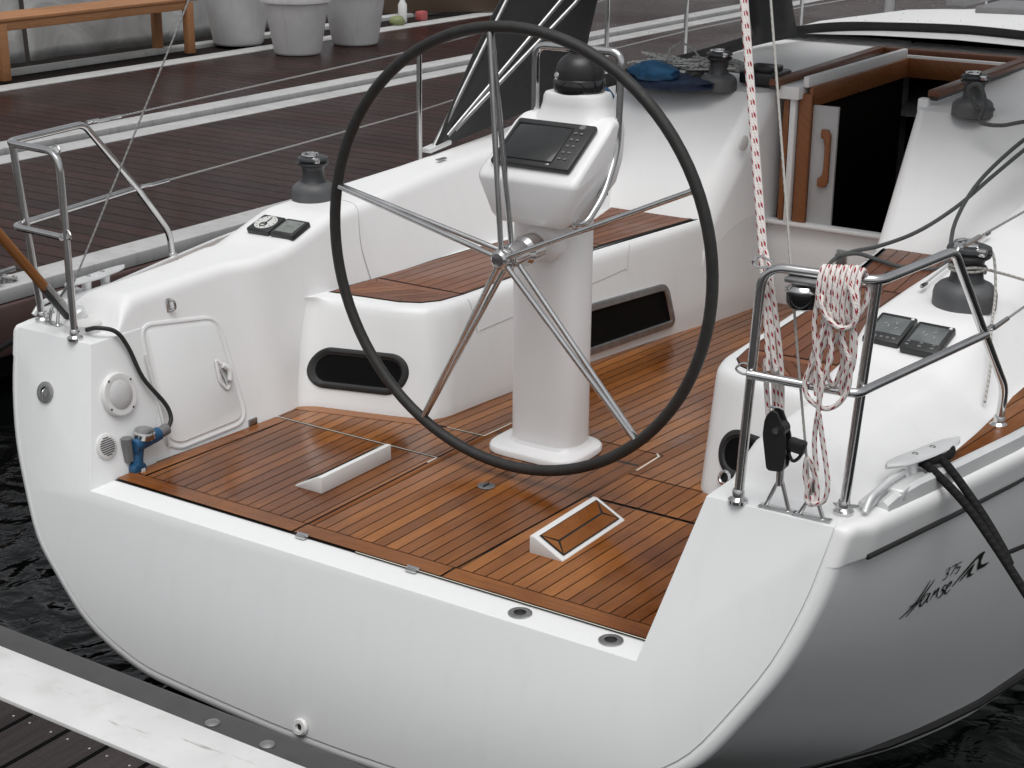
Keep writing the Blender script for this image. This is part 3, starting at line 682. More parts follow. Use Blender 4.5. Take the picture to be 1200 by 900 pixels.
# locker window in port seat front
tr_ = bvh(seats[-1])
joint([(-.545, 1.375, .386), (-.53, 1.378, .36), (-.50, 1.38, .32), (-.49, 1.385, .27)], tr_, (-.8, 0, -.5))
joint([(-.48, 1.40, .255), (-.47, 1.7, .262), (-.45, 2.1, .27), (-.42, 2.42, .285)], tr_, (-1, 0, 0))
joint([(-.47, 2.47, .383), (-.45, 2.44, .355), (-.44, 2.43, .31), (-.43, 2.42, .285)], tr_, (-.8, 0, -.5))
tr_ = bvh(coams[-1])
joint([(-1.25, 1.44, .69), (-1.16, 1.425, .69), (-1.10, 1.40, .66), (-1.05, 1.37, .60), (-1.02, 1.355, .53), (-.99, 1.36, .45), (-.97, 1.366, .40)], tr_, (-.75, 0, -.65))
def seatface(y, z, o=0):
    a = interp([(1.12, .466), (1.35, .464), (2.12, .443), (2.81, .388), (3.16, .345)], y); b = interp([(1.27, .552), (1.46, .542), (2.2, .50), (2.98, .418), (3.25, .385)], y)
    return Vector((-(lerp(a, b, max(z, 0)/.365))+o, y, z))
tr_ = bvh(seats[-1])
w = rpoly([Vector((0, 1.95, .205)), Vector((0, 2.70, .168)), Vector((0, 2.74, -.035)), Vector((0, 2.0, -.005))], .05, 6)
rows = []
for d, h in ((0, -.004), (0, .008), (.005, .013), (.026, .013), (.031, .005), (.034, .003)):
    rows.append([snap(tr_, Vector((-.45, p.y, p.z)), Vector((-1, 0, 0)), h) for p in inset(w, d)])
mb = MB(); mb.grid(rows[:5], False, True); mb.grid(rows[4:], False, True, m=1)
r0 = rows[-1]; c_ = sum(r0, Vector())/len(r0); cc = [[snap(tr_, c_+(p-c_)*f_, Vector((-1, 0, 0)), .003) for p in r0] for f_ in (.8, .6, .4, .2, .05)]
mb.grid([r0]+cc, False, True, m=1); mb.cap(cc[-1], 1); mb.build('locker_window', [M['steel_dull'], M['pitblack']], Y, angle=35)

# ---- steering pedestal
ped = None
mb = MB()
def rrect(cx, cy, wx, dy, r, z, n=5):
    return [Vector((p.x, p.y, z)) for p in rpoly([(cx-wx, cy-dy, 0), (cx+wx, cy-dy, 0), (cx+wx, cy+dy, 0), (cx-wx, cy+dy, 0)], r, n)]
rows = [rrect(.015, 1.06, .130, .092, .08, z) for z in (.01, .3, .6, .90)]
mb.grid(rows, False, True)
rows = [rrect(.003, 1.050, w, d, .10, z) for w, d, z in ((.180, .145, .005), (.180, .145, .022), (.175, .14, .028), (.158, .12, .030))]+[rrect(.015, 1.06, w, d, .085, z) for w, d, z in ((.137, .098, .036), (.131, .093, .05))]
mb.grid(rows, False, True)
mb.lathe((.042, 1.0, .770), (0, -1, .0), [(.085, -.04), (.080, .0), (.066, .045), (.05, .06)], 28)
ped = mb.build('pedestal', M['console'], Y, angle=50)
# console head: side profile loft with rounded edges
cx = .03
prof = [(.865, .865), (.852, .988), (.868, 1.006), (1.088, 1.150), (1.115, 1.163), (1.205, 1.163), (1.225, 1.12), (1.215, 1.03), (1.13, .93), (1.03, .85), (.885, .835)]
def wid(y, z): return lerp(.130, .190, min(1, max(0, (z-.84)/.12))) - .035*max(0, (y-1.05)/.2)
mb = MB(); pr = bend([Vector((0, y, z)) for y, z in prof+prof[:1]], .03, 4); rows = []
for u, k in ((-1, .86), (-.985, .93), (-.94, .975), (-.88, 1.0), (-.4, 1.0), (0, 1.0), (.4, 1.0), (.88, 1.0), (.94, .975), (.985, .93), (1, .86)):
    rows.append([Vector((cx+u*wid(1.07+(p.y-1.07)*k, 1.0+(p.z-1.0)*k), 1.07+(p.y-1.07)*k, 1.0+(p.z-1.0)*k)) for p in pr])
mb.grid(rows); mb.cap(rows[0]); mb.cap(rows[-1])
# neck under compass
rows = [rrect(cx, 1.175, a, b, .09, z) for a, b, z in ((.150, .11, 1.13), (.138, .098, 1.155), (.122, .088, 1.175), (.114, .084, 1.20), (.111, .083, 1.222), (.106, .079, 1.232), (.09, .066, 1.235))]
mb.grid(rows, False, True); mb.poly(rows[-1])
mb.build('console', M['console'], ped, angle=48)
# collar
# compass
o_ = (cx+.002, 1.180, 1.232)
mb = MB(); mb.lathe(o_, (0, 0, 1), [(.084, 0), (.086, .012), (.086, .04), (.082, .046)], 36, m=0)
mb.lathe(o_, (0, 0, 1), [(.081, .046), (.080, .070), (.074, .092), (.062, .110), (.045, .122), (.022, .129), (.001, .131)], 36, m=1); mb.lathe((cx-.045, 1.117, 1.29), (-.4, -1, .4), [(.014, 0), (.010, .006), (.001, .008)], 16, m=2)
mb.build('compass', [M['glossblack'], M['black'], M['steel']], ped, angle=40)
# guard rail
gp = bend([(.100, .955, .84), (.200, .955, .85), (.205, 1.06, .93), (.192, 1.16, 1.06), (.194, 1.17, 1.375), (-.134, 1.17, 1.375), (-.134, 1.17, 1.10)], [0, .03, .05, .06, .045, .045, 0], 8)
mb = MB(); mb.tube(gp, .0135, 14); mb.tube([(.10, 1.07, .87), (.205, 1.075, .935)], .011, 12); mb.lathe((.162, .955, .845), (1, 0, 0), [(.02, 0), (.02, .006), (.013, .008)], 16)
mb.build('guard_rail', M['steel'], ped)
# chart plotter
v0 = Vector((0, 1.088-.868, 1.150-1.006)).normalized(); n0 = Vector((0, -v0.z, v0.y)); c0 = Vector((cx, .975, 1.0765))+n0*.012
rot = Matrix((Vector((1, 0, 0)), v0, n0)).transposed()
mb = MB(); mb.box(c0, (.300, .212, .022), .008, rot); cp = mb.build('chart_plotter', M['bezel'], Y)
q = lambda x, y, z: c0+Vector((1, 0, 0))*x+v0*y+n0*z
mb = MB(); mb.box(q(-.028, -.002, .0115), (.204, .158, .003), .001, rot); mb.build('screen', M['screen'], cp)
for i in range(5):
    for j in range(2): mb = MB(); mb.box(q(.094+.022*j, -.062+.030*i, .0125), (.012, .008, .004), .002, rot, m=0); mb.build('button', M['greypl'], cp)
mb = MB(); mb.lathe(q(.106, .086, .011), n0, [(.012, 0), (.011, .004), (.001, .005)], 14, m=0); mb.build('knob', M['greypl'], cp)
mb = MB(); mb.poly([q(.058, -.095, .0122), q(.072, -.095, .0122), q(.070, -.088, .0122)], 0); mb.build('corner_mark', M['whitepl'], cp)
# small frame around screen
mb = MB(); P4 = [q(-.132, -.083, .0125), q(.076, -.083, .0125), q(.076, .079, .0125), q(-.132, .079, .0125)]; mb.tube(P4, .0026, 6, closed=True); mb.build('screen_frame', M['black'], cp)

# ---- steering wheel
wc = Vector((.05, .745, .767)); R_ = .717
mb = MB(); n = 96; mb.tube([wc+Vector((math.cos(2*PI*i/n)*R_, 0, math.sin(2*PI*i/n)*R_)) for i in range(n)], .0186, 16, closed=True); sw = mb.build('steering_wheel', M['wheelgrip'], Y)
tag(sw, 'big round wheel with black wrapped rim and five pairs of steel spokes')
for k in range(5):
    a = math.radians(24.45+72*k); d = Vector((math.cos(a), 0, math.sin(a))); t = Vector((-d.z, 0, d.x)); mb = MB()
    for j in (-1, 1):
        yy = -.030 if j < 0 else .035
        mb.tube([wc+d*.03+Vector((0, yy*.95-.02, 0)), wc+d*(R_-.014)+Vector((0, .006*j, 0))], .0092, 12)
    mb.tube([wc+d*(R_-.05), wc+d*(R_-.012)], [.004, .013], 10, m=1)
    mb.build('spoke', [M['steel'], M['rubber']], sw)
mb = MB(); mb.lathe(wc+Vector((0, -.075, 0)), (0, 1, 0), [(.001, 0), (.022, .002), (.030, .009), (.032, .02), (.032, .028), (.036, .03), (.036, .034), (.033, .035), (.033, .040), (.037, .041), (.037, .047), (.034, .048), (.034, .052), (.037, .053), (.040, .06), (.040, .13), (.05, .15), (.05, .21)], 36)
mb.build('hub', M['steel'], sw, angle=25)

# ---- winches
def winch(p, s=1., chrome=True, nrm=(0, 0, 1)):
    mb = MB(); mb.lathe(p, nrm, [(.088*s, -.01), (.088*s, .030*s), (.084*s, .045*s), (.072*s, .058*s), (.055*s, .066*s)], 36); w = mb.build('winch', M['winchbase'], Y, angle=35)
    mb = MB(); mb.lathe(p, nrm, [(.055*s, .062*s), (.046*s, .075*s), (.042*s, .11*s), (.046*s, .125*s), (.052*s, .132*s)], 36); mb.build('drum', M['winch'], w, angle=50)
    mb = MB(); mb.lathe(p, nrm, [(.052*s, .130*s), (.060*s, .136*s), (.062*s, .142*s), (.050*s, .147*s), (.050*s, .150*s), (.062*s, .154*s), (.060*s, .162*s), (.045*s, .168*s), (.02*s, .170*s), (.001, .170*s)], 36); P_ = Vector(p)
    mb.build('winch_top', M['winch'], w, angle=30)
    mb = MB(); mb.tube([P_+Vector((math.cos(a)*.040*s, math.sin(a)*.040*s, .172*s)) for a in [2.2+i*.42 for i in range(9)]], .006*s, 8); mb.lathe(P_+Vector((0, 0, .168*s)), nrm, [(.024*s, 0), (.022*s, .012*s), (.012*s, .013*s), (.010*s, .004*s), (.001, .004*s)], 20)
    mb.box(P_+Vector((.045*s, -.035*s, .158*s)), (.03*s, .02*s, .022*s), .006*s)
    mb.build('stripper_arm', M['steel'], w)
    return w
w1 = winch((-1.315, 1.40, .665)); tag(w1, 'dark grey winch on the coaming beside the far pontoon')
w2 = winch((1.315, 1.40, .665), 1.12); tag(w2, 'dark grey winch behind the pair of dark displays with a pale line on it')
w3 = winch((-.609, 3.5, .905)); w4 = winch((.609, 3.5, .905))

# ---- instruments
def inst_frame(c, sgn): pass
nI = Vector((0, -.32, 1)).normalized(); vI = Vector((0, 1, .32)).normalized()
def display(c, w, h, kind, rz=0, sgn=1):
    R0 = Matrix((Vector((1, 0, 0)), vI, nI)).transposed(); R1 = R0 @ Matrix.Rotation(rz, 3, 'Z')
    c = Vector(c); mb = MB(); mb.box(c, (w, h, .026), .007, R1, m=0); d = mb.build('instrument_display', M['bezel'], Y)
    X_ = R1 @ Vector((1, 0, 0)); Y_ = R1 @ Vector((0, 1, 0)); q = lambda x, y, z: c+X_*x+Y_*y+nI*z
    mb = MB()
    if kind == 'dial':
        mb.lathe(q(0, 0, .012), nI, [(.046, 0), (.046, .003), (.001, .003)], 32, m=0)
        for k in range(12):
            a = k*PI/6; mb.box(q(math.cos(a)*.038, math.sin(a)*.038, .0156), (.0022, .006, .001), 0, R1 @ Matrix.Rotation(a-PI/2, 3, 'Z'), m=1)
        mb.box(q(.004, .010, .0165), (.005, .044, .001), 0, R1, m=1); mb.lathe(q(0, -.016, .0155), nI, [(.016, 0), (.016, .001), (.011, .0012)], 20, m=1, caps=False)
        mb.box(q(0, -.014, .0165), (.030, .003, .001), 0, R1, m=1)
        mb.build('dial', [M['dial'], M['black']], d)
    elif kind == 'lcd':
        mb.box(q(0, .0, .0125), (w*.76, h*.74, .003), .002, R1, m=0)
        for i, (x, y) in enumerate(((-.014, .0), (0, .0), (.014, .0), (-.03, .022), (.028, .022))): mb.box(q(x, y, .0145), (.007, .012 if i < 3 else .004, .0006), 0, R1, m=1)
        mb.build('screen', [M['lcd'], M['greypl']], d)
    else:
        mb.box(q(0, .012, .0125), (w*.80, h*.60, .003), .002, R1, m=0)
        for x, y in ((-.02, .018), (.012, .026), (.02, .0), (-.008, .006)): mb.box(q(x, y, .0145), (.012, .0018, .0006), 0, R1 @ Matrix.Rotation(random.random()*2, 3, 'Z'), m=1)
        mb.build('screen', [M['lcd2'], M['lightgrey']], d)
        n5 = 5 if kind == 'multi' else 3
        for k in range(n5):
            mb = MB(); mb.box(q(lerp(-w*.36, w*.30, k/(n5-1)), -h*.37, .013), (.011, .009, .004), .002, R1); mb.build('button', M['greypl'], d)
            if kind == 'pilot': mb = MB(); mb.box(q(lerp(-w*.36, w*.30, k/(n5-1)), -h*.26, .013), (.011, .007, .004), .002, R1); mb.build('button', M['greypl'], d)
        mb = MB(); mb.lathe(q(w*.40, h*.41, .012), nI, [(.006, 0), (.005, .003), (.001, .003)], 10); mb.build('corner_mark', M['whitepl'], d)
    return d
tag(display((-1.285, 1.085, .618), .112, .112, 'dial'), 'square black instrument with a white round wind dial')
tag(display((-1.168, 1.085, .618), .112, .112, 'lcd'), 'square black instrument with a pale grey screen')
tag(display((1.187, 1.115, .625), .118, .150, 'multi', -.04), 'dark display nearer the pulpit post, with a row of buttons')
tag(display((1.313, 1.095, .622), .118, .150, 'pilot', -.04), 'dark display with two rows of buttons')

# ---- cabin aft blocks, companionway, hatch
for s in (1, -1):
    mb = MB()
    def pl(y, z): return y
    # plan/side: polygon in yz extruded in x, then inner face leaning
    prof = [(2.76, -.2), (2.82, -.08), (3.0, .39), (3.50, .895), (3.66, .905), (5.3, .965), (5.3, -.2)]
    bm = bmesh.new(); vi = []; vo = []
    xin = [.40, .40, .415, .350, .345, .34, .32]; xout = [1.0, 1.0, 1.05, 1.19, 1.2, 1.15, 1.15]
    vi = [bm.verts.new((s*x, y, z)) for x, (y, z) in zip(xin, prof)]; vo = [bm.verts.new((s*x, y, z)) for x, (y, z) in zip(xout, prof)]
    bm.faces.new(vi); bm.faces.new(vo[::-1])
    for i in range(len(prof)):
        j = (i+1) % len(prof); bm.faces.new([vi[i], vo[i], vo[j], vi[j]])
    bmesh.ops.recalc_face_normals(bm, faces=bm.faces[:])
    ed = [e for e in bm.edges if (abs(e.verts[0].co.x)+abs(e.verts[1].co.x) < .85 and max(v.co.y for v in e.verts) < 3.6 and min(v.co.z for v in e.verts) > -.1)]
    ed2 = [e for e in bm.edges if all(abs(v.co.z-.895) < .02 for v in e.verts) and all(v.co.y < 3.7 for v in e.verts)]
    bmesh.ops.bevel(bm, geom=list(set(ed)), offset=.10 if s < 0 else .05, segments=6, affect='EDGES', profile=.5)
    mb.bm(bm); mb.build('cabin_side', M['gel2'], Y, angle=42)
# roof forward of the hatch, flush rim around
mb = MB(); mb.prism([(-.34, 4.86, .90), (.44, 4.86, .90), (.44, 4.86, .955), (-.34, 4.86, .955)], (0, .5, 0), .01); mb.build('cabin_roof', M['gel2'], Y)
# sill / bulkhead below opening
mb = MB(); mb.box((.0, 3.64, .04), (.80, .06, .48), .008); mb.box((.0, 3.605, .285), (.74, .06, .02), .006); mb.build('companionway_sill', M['gel2'], Y)
mb = MB(); mb.box((.023, 3.606, .150), (.052, .01, .085), .003); mb.box((.023, 3.600, .150), (.034, .004, .055), .002, m=1); mb.build('switch_panel', [M['steel_dull'], M['greypl']], Y)
mb = MB(); mb.lathe((-.372, 3.30, .70), (1, -.1, 0), [(.035, 0), (.035, .01), (.026, .014), (.001, .014)], 24); mb.build('cover_plate', M['whitepl'], Y)
# framing
cw = MB(); cw.box((-.296, 3.605, .60), (.030, .03, .60), .004); cw.build('trim_strip', M['teak_trim'], Y)
cw = MB(); cw.box((-.258, 3.600, .595), (.030, .05, .62), .006); cw.build('companionway_frame', M['gel2'], Y); cw = MB(); cw.box((.36, 3.60, .61), (.05, .05, .65), .008); cw.build('companionway_frame', M['gel2'], Y)
def wood(name, c, d, mat='teak_trim', parent=None, rot=None):
    m_ = MB(); m_.box(c, d, .004, rot); return m_.build(name, M[mat], parent or Y)
wood('companionway_jamb', (-.206, 3.612, .59), (.062, .03, .62))
wood('companionway_lining', (-.185, 4.22, .885), (.02, 1.22, .095))
wood('companionway_lining', (.10, 4.84, .885), (.62, .02, .10))
mb = MB(); mb.box((-.205, 4.22, .955), (.03, 1.26, .05), .006); mb.box((.08, 4.85, .925), (.70, .03, .05), .006); mb.build('hatch_rim', M['gel2'], Y)
# sloping hatch rails
for nm, a, b in (('l', (-.335, 3.52, .948), (-.345, 4.86, .965)), ('f', (-.34, 4.875, .962), (.43, 4.875, .962)), ('r', (.395, 3.60, .955), (.44, 4.86, .975))):
    A, B = Vector(a), Vector(b); d = B-A; L_ = d.length; t = d.normalized(); sd = t.cross(Vector((0, 0, 1))).normalized(); rot = Matrix((t, sd, sd.cross(t))).transposed()
    mb = MB(); mb.box((A+B)/2, (L_, .055, .034), .010, rot); mb.build('hatch_rail', M['teak_rail'], Y)
    mb = MB(); mb.box((A+B)/2+Vector((0, 0, -.022)), (L_, .040, .014), 0, rot); mb.build('hatch_seal', M['black'], Y)
# white deck panel between rail and lining
mb = MB(); mb.box((-.275, 4.2, .905), (.11, 1.3, .06), .005); mb.build('hatch_rim', M['gel2'], Y)
# door
mb = MB(); mb.box((-.112, 3.63, .565), (.125, .02, .57), .004); dr = mb.build('companionway_door', M['lightgrey'], Y)
hx = -.108; mb = MB(); hpth = [(hx-.012, .745), (hx+.022, .745), (hx+.036, .72), (hx+.036, .50), (hx+.022, .475), (hx-.016, .475), (hx-.016, .515), (hx+.004, .53), (hx+.010, .56), (hx+.010, .66), (hx+.003, .70), (hx-.012, .705)]
mb.prism([(x, 3.618, z) for x, z in hpth], (0, -.02, 0), .004, seg=2); mb.build('door_handle', M['teak_trim'], dr)
# interior, coloured near-black to read as unlit
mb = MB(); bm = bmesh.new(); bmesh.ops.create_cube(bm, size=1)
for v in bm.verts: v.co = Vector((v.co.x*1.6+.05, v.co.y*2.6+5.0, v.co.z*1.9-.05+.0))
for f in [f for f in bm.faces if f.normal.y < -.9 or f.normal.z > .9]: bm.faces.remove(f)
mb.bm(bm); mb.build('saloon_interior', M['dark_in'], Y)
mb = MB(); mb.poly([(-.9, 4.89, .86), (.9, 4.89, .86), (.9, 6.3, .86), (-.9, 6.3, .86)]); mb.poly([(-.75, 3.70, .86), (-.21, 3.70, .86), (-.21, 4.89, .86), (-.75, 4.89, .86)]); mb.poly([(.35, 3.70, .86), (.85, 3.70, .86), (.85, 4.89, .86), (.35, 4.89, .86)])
mb.poly([(-.75, 3.70, -1), (-.31, 3.70, -1), (-.31, 3.70, .86), (-.75, 3.70, .86)]); mb.poly([(.34, 3.70, -1), (.85, 3.70, -1), (.85, 3.70, .86), (.34, 3.70, .86)]); mb.box((-.275, 4.27, .33), (.13, 1.2, 1.0)); mb.box((.335, 4.27, .33), (.04, 1.2, 1.0)); mb.build('cabin_shade_lining', M['dark_in'], Y)  # near-black panels cover the pale side walls, painting in cabin shade

# ---- teak side decks, toe rails, cleats
for s in (1, -1):
    zf = lambda x, y: interp(SHEER, y)+.018
    E = lambda y: gxs(y, s)
    out = [(E(y)-.058, y) for y in (.47, .6, .8, 1.1, 1.5, 2, 3, 4)]; inn = [(E(y)-.058-min(.24, .02+.20*max(0, y-.47)), y) for y in (4, 3, 2, 1.5, 1.1, .8, .55)]
    P_ = [(s*x, y) for x, y in out+inn]
    mb = MB(); mb.poly([(x, y, zf(x, y)-.002) for x, y in P_]); mb.build('deck_caulking', M['caulk'], Y, recalc=False)
    mb = MB(); teak_panel(mb, P_, zf, pitch=.052, ang=lambda x: s*math.radians(7.0), lift=.003, x0=s*1.50); mb.build('side_deck_teak', M['teak'], Y, recalc=False)
    mb = MB(); rows = []
    for y in (.20, .24, .34, .5, .8, 1.2, 1.8, 2.6, 3.4, 4.5, 6, 8, 10):
        h = .0 if y < .22 else (.012 if y < .3 else .020); g_ = E(y)
        rows.append([(s*(g_-.058), y, zf(0, y)-.02), (s*(g_-.054), y, zf(0, y)+h), (s*(g_-.042), y, zf(0, y)+h+.003), (s*(g_-.028), y, zf(0, y)+h-.006), (s*(g_-.022), y, zf(0, y)-.035)])
    mb.grid(rows); mb.cap(rows[0]); mb.build('toe_rail', M['alu'], Y, angle=35)
    # cleat : flat bar on two round legs
    c0 = Vector((s*1.545, .452, .517)); d = Vector((s*.072, .345, -.015)); mb = MB(); rows = []
    for t in range(13):
        u = -1+t/6; w_ = .030*math.sqrt(max(.02, 1-abs(u)**3.5)); th = .007+.004*(1-abs(u)); c = c0+d*(u*.5)+Vector((0, 0, .004*abs(u)))
        dd = d.normalized(); sd = Vector((dd.y, -dd.x, 0)).normalized()
        rows.append([c+sd*w_*math.cos(a)+Vector((0, 0, 1))*th*math.sin(a) for a in [k*PI/6 for k in range(12)]])
    mb.grid(rows, False, True); mb.cap(rows[0]); mb.cap(rows[-1])
    for u in (-.16, .16): mb.lathe(c0+d*u+Vector((0, 0, -.068)), (0, 0, 1), [(.030, 0), (.022, .01), (.016, .03), (.018, .065)], 20)
    for u in (-.12, .12): mb.lathe(c0+d*u+Vector((0, 0, .009)), (0, 0, 1), [(.010, 0), (.008, .003), (.001, .001)], 12, m=1)
    mb.build('mooring_cleat', [M['alu'], M['greypl']], Y, angle=50)
    # fairlead at aft end of rail
    c = Vector((s*1.515, .235, .455)); mb = MB(); mb.tube(bend([c+Vector((0, -.10, .0)), c+Vector((.0, -.07, .030)), c+Vector((s*.01, .03, .045)), c+Vector((s*.02, .12, .045)), c+Vector((s*.02, .14, .0))], .02), .009, 10)
    mb.box(c+Vector((s*.03, .10, .012)), (.05, .16, .035), .008); mb.box(c+Vector((-s*.01, .02, .010)), (.035, .20, .018), .006)
    mb.build('fairlead', M['alu'], Y, angle=45)
mb = MB(); mb.lathe((1.445, .205, .444), (0, 0, 1), [(.048, 0), (.048, .004), (.044, .0055), (.001, .006)], 28); mb.box((1.445, .205, .451), (.008, .05, .003), .001, Matrix.Rotation(-.9, 3, 'Z'), m=1); mb.build('deck_filler_cap', [M['steel_dull'], M['greypl']], Y)

# ---- pulpits
for s in (1, -1):
    r = .0125; F1 = (s*1.212, .045, .445); F2 = (s*1.462, .128, .445); F3 = (s*1.605, .90, .47)
    T1 = (s*1.235, .06, 1.062); T2 = (s*1.518, .09, 1.060); T3 = (s*1.568, .471, 1.062)
    MF = (s*1.589, .725, .785); LB = (s*1.612, .895, .585)
    mb = MB(); mb.tube(bend([F1, T1, T2, T3, MF, LB, F3], [0, .065, .045, .035, .0, .04, 0], 8), r, 14)
    o = mb.build('pulpit_rail', M['steel'], Y, angle=50)
    mb = MB(); mb.tube([F2, (s*1.510, .105, 1.058)], r, 14); mb.build('post', M['steel'], o)
    mb = MB(); mb.tube(bend([(s*1.224, .035, .79), (s*1.497, .07, .782), (s*1.505, .13, .783), (s*1.595, .722, .785)], [0, .04, .04, 0], 6), r*.92, 14); mb.build('middle_rail', M['steel'], o)
    for F in (F1, F2, F3):
        mb = MB(); mb.lathe(F, (0, 0, 1), [(.026, -.003), (.026, .006), (.020, .010), (.016, .014), (.016, .03), (.013, .034)], 20); mb.build('foot', M['steel'], o)
    for p, d in (((s*1.236, .052, .80), -s), ((s*1.262, .058, 1.075), -s)):
        p = Vector(p); mb = MB(); mb.tube(catmull([p, p+Vector((d*.03, -.005, .012)), p+Vector((d*.048, -.01, -.004)), p+Vector((d*.03, -.005, -.016)), p+Vector((0, 0, -.010))], 5), .0032, 8); mb.build('eyelet', M['steel'], o)
    for p in (T3, MF):
        p = Vector(p)+Vector((0, .015, .004)); mb = MB(); mb.tube([p, p+Vector((0, .055, 0))], .007, 8); mb.tube([p+Vector((-.012, .02, 0)), p+Vector((.012, .02, 0))], .005, 8); mb.build('lifeline_toggle', M['steel'], o)
# stern light on starboard rail
mb = MB(); mb.lathe((1.345, .062, 1.012), (0, 0, -1), [(.001, -.020), (.030, -.018), (.040, -.008), (.042, 0), (.041, .022), (.036, .034), (.02, .042), (.001, .044)], 28, mats=[0, 0, 1, 1, 1, 1, 1]); mb.tube([(1.345+.043*math.cos(a*PI/10), .062+.043*math.sin(a*PI/10), 1.020) for a in range(20)], .004, 6, closed=True); mb.box((1.350, .065, 1.042), (.10, .05, .014), .005, m=2); mb.build('stern_light', [M['steel'], M['glossblack'], M['steel_dull']], Y, angle=40)
# ---- stanchions and lifelines
for s in (-1, 1):
    st = []
    for y in (2.55, 4.5, 5.35, 6.6, 8.6):
        g_ = gxs(y, s)-.10 if y > 3 else 1.65; zb = interp(SHEER, y)+.02
        mb = MB(); mb.tube([(s*g_, y, zb), (s*g_, y+.005, zb+.60)], .0125, 12); mb.lathe((s*g_, y, zb-.01), (0, 0, 1), [(.03, 0), (.03, .01), (.017, .02), (.016, .06)], 16); mb.build('stanchion', M['steel'], Y); st.append((g_, y, zb))
    for h0, p0, fr in ((1.062, (1.568, .53), .985), (.785, (1.595, .79), .52)):
        mb = MB(); P_ = [(s*p0[0], p0[1], h0)]+[(s*a, y, z+.60*fr) for a, y, z in st]; mb.tube(P_, .0036, 6); mb.build('lifeline', M['wire'], Y)
        mb = MB(); mb.tube([(s*p0[0], p0[1], h0), tuple(Vector(P_[0]).lerp(Vector(P_[1]), .06))], .0065, 8); mb.build('turnbuckle', M['steel'], Y)
# ---- sprayhood
Hh = [(-1.31, 2.2, .735), (-1.325, 2.6, .765), (-1.23, 3.0, .84), (-1.07, 3.3, .895), (-1.01, 4.1, .925), (-.96, 4.75, .96), (-.74, 5.12, .995), (-.38, 5.22, 1.01), (0, 5.24, 1.02)]
Uh = [(-1.18, 3.0, 1.75), (-1.16, 3.1, 1.77), (-1.08, 3.35, 1.92), (-.97, 3.75, 1.98), (-.92, 3.98, 1.98), (-.86, 4.15, 1.98), (-.62, 4.42, 2.0), (-.34, 4.5, 2.02), (0, 4.52, 2.02)]
Hh = Hh+[(-x, y, z) for x, y, z in Hh[:-1][::-1]]; Uh = Uh+[(-x, y, z) for x, y, z in Uh[:-1][::-1]]
Hc = catmull([Vector(p) for p in Hh], 6); Uc = catmull([Vector(p) for p in Uh], 6)
n = len(Hc)-1; half_ = n//2
def Sf(i, v):
    p = Hc[i].lerp(Uc[i], v); b = .05*math.sin(PI*v); c = Vector((0, 3.8, p.z)); d = (p-c); d.z = 0; return p+d.normalized()*b
def reg(i0, i1, v0, v1, m, mb, nv=8, off=0):
    rows = []
    for i in range(i0, i1+1): rows.append([Sf(i, lerp(v0, v1, k/nv)) for k in range(nv+1)])
    mb.grid(rows, m=m)
mb = MB()
win = [(15, 29), (33, half_*2-33), (half_*2-29, half_*2-15)]
cuts = [0]
for a, b in win:
    reg(cuts[-1], a, 0, 1, 0, mb); reg(a, b, 0, .06, 0, mb, 2); reg(a, b, .9, 1, 0, mb, 2); cuts.append(b)
reg(cuts[-1], n, 0, 1, 0, mb)
# top canopy
rows = []
for k in range(9):
    t = k/8; rows.append([Uc[i].lerp(Uc[n-i], t)+Vector((0, 0, .12*math.sin(PI*t))) for i in range(half_+1)])
mb.grid(rows)
sh = mb.build('sprayhood', M['canvas'], Y, angle=60)
sol = sh.modifiers.new('thickness', 'SOLIDIFY'); sol.thickness = .004
tag(sh, 'charcoal canvas sprayhood with clear front and side windows')
for a, b in win:
    mb = MB(); reg(a, b, .06, .9, 0, mb, 8); mb.build('sprayhood_window', M['vinyl'], sh, angle=60)
for bow in (((-1.315, 2.22, .74), (-1.19, 2.98, 1.74)), ((-1.30, 2.30, .78), (-1.00, 3.52, 1.77)), ((-1.29, 2.34, .80), (-1.09, 3.0, 1.3), (-.9, 3.35, 1.75))):
    for s in (1, -1):
        P_ = [Vector((p[0]*s, p[1], p[2])) for p in bow]; mb = MB(); mb.tube([p+Vector((s*-.012, 0, 0)) for p in P_], .0105, 10); mb.build('hood_bow', M['steel_dull'], sh)
for s in (1, -1):
    mb = MB(); mb.box((s*1.325, 2.24, .742), (.05, .16, .022), .006, Matrix.Rotation(.1, 3, 'X')); mb.build('hood_bracket', M['alu'], sh)
mb = MB(); mb.box((-1.20, 2.1, .722), (.02, .06, .006), .002); mb.build('deck_eye', M['steel_dull'], Y)
# ---- port backstay
mb = MB(); A = Vector((-1.34, .15, .56)); B = Vector((-1.072, .52, 1.517)); mb.tube([A, A+(B-A)*4.2], .0032, 8); mb.build('backstay', M['wire'], Y)
# chainplate group port
mb = MB(); mb.tube(bend([(-1.42, .12, .445), (-1.415, .13, .50), (-1.40, .15, .52), (-1.385, .135, .50), (-1.38, .12, .445)], .02), .006, 8); mb.tube([(-1.40, .15, .515), (-1.35, .16, .58)], .010, 10); mb.box((-1.40, .12, .446), (.075, .03, .006), .002)
mb.build('chainplate', M['steel'], Y)
mb = MB(); mb.lathe((-1.27, .135, .444), (0, 0, 1), [(.062, 0), (.062, .028), (.056, .036), (.001, .038)], 28); mb.build('staff_socket_base', M['whitepl'], Y, angle=30)
mb = MB(); mb.lathe((-1.30, .145, .48), (-.1, -.4, 1), [(.030, 0), (.030, .028), (.022, .036), (.001, .037)], 20); mb.build('filler_cap', M['alu'], Y)
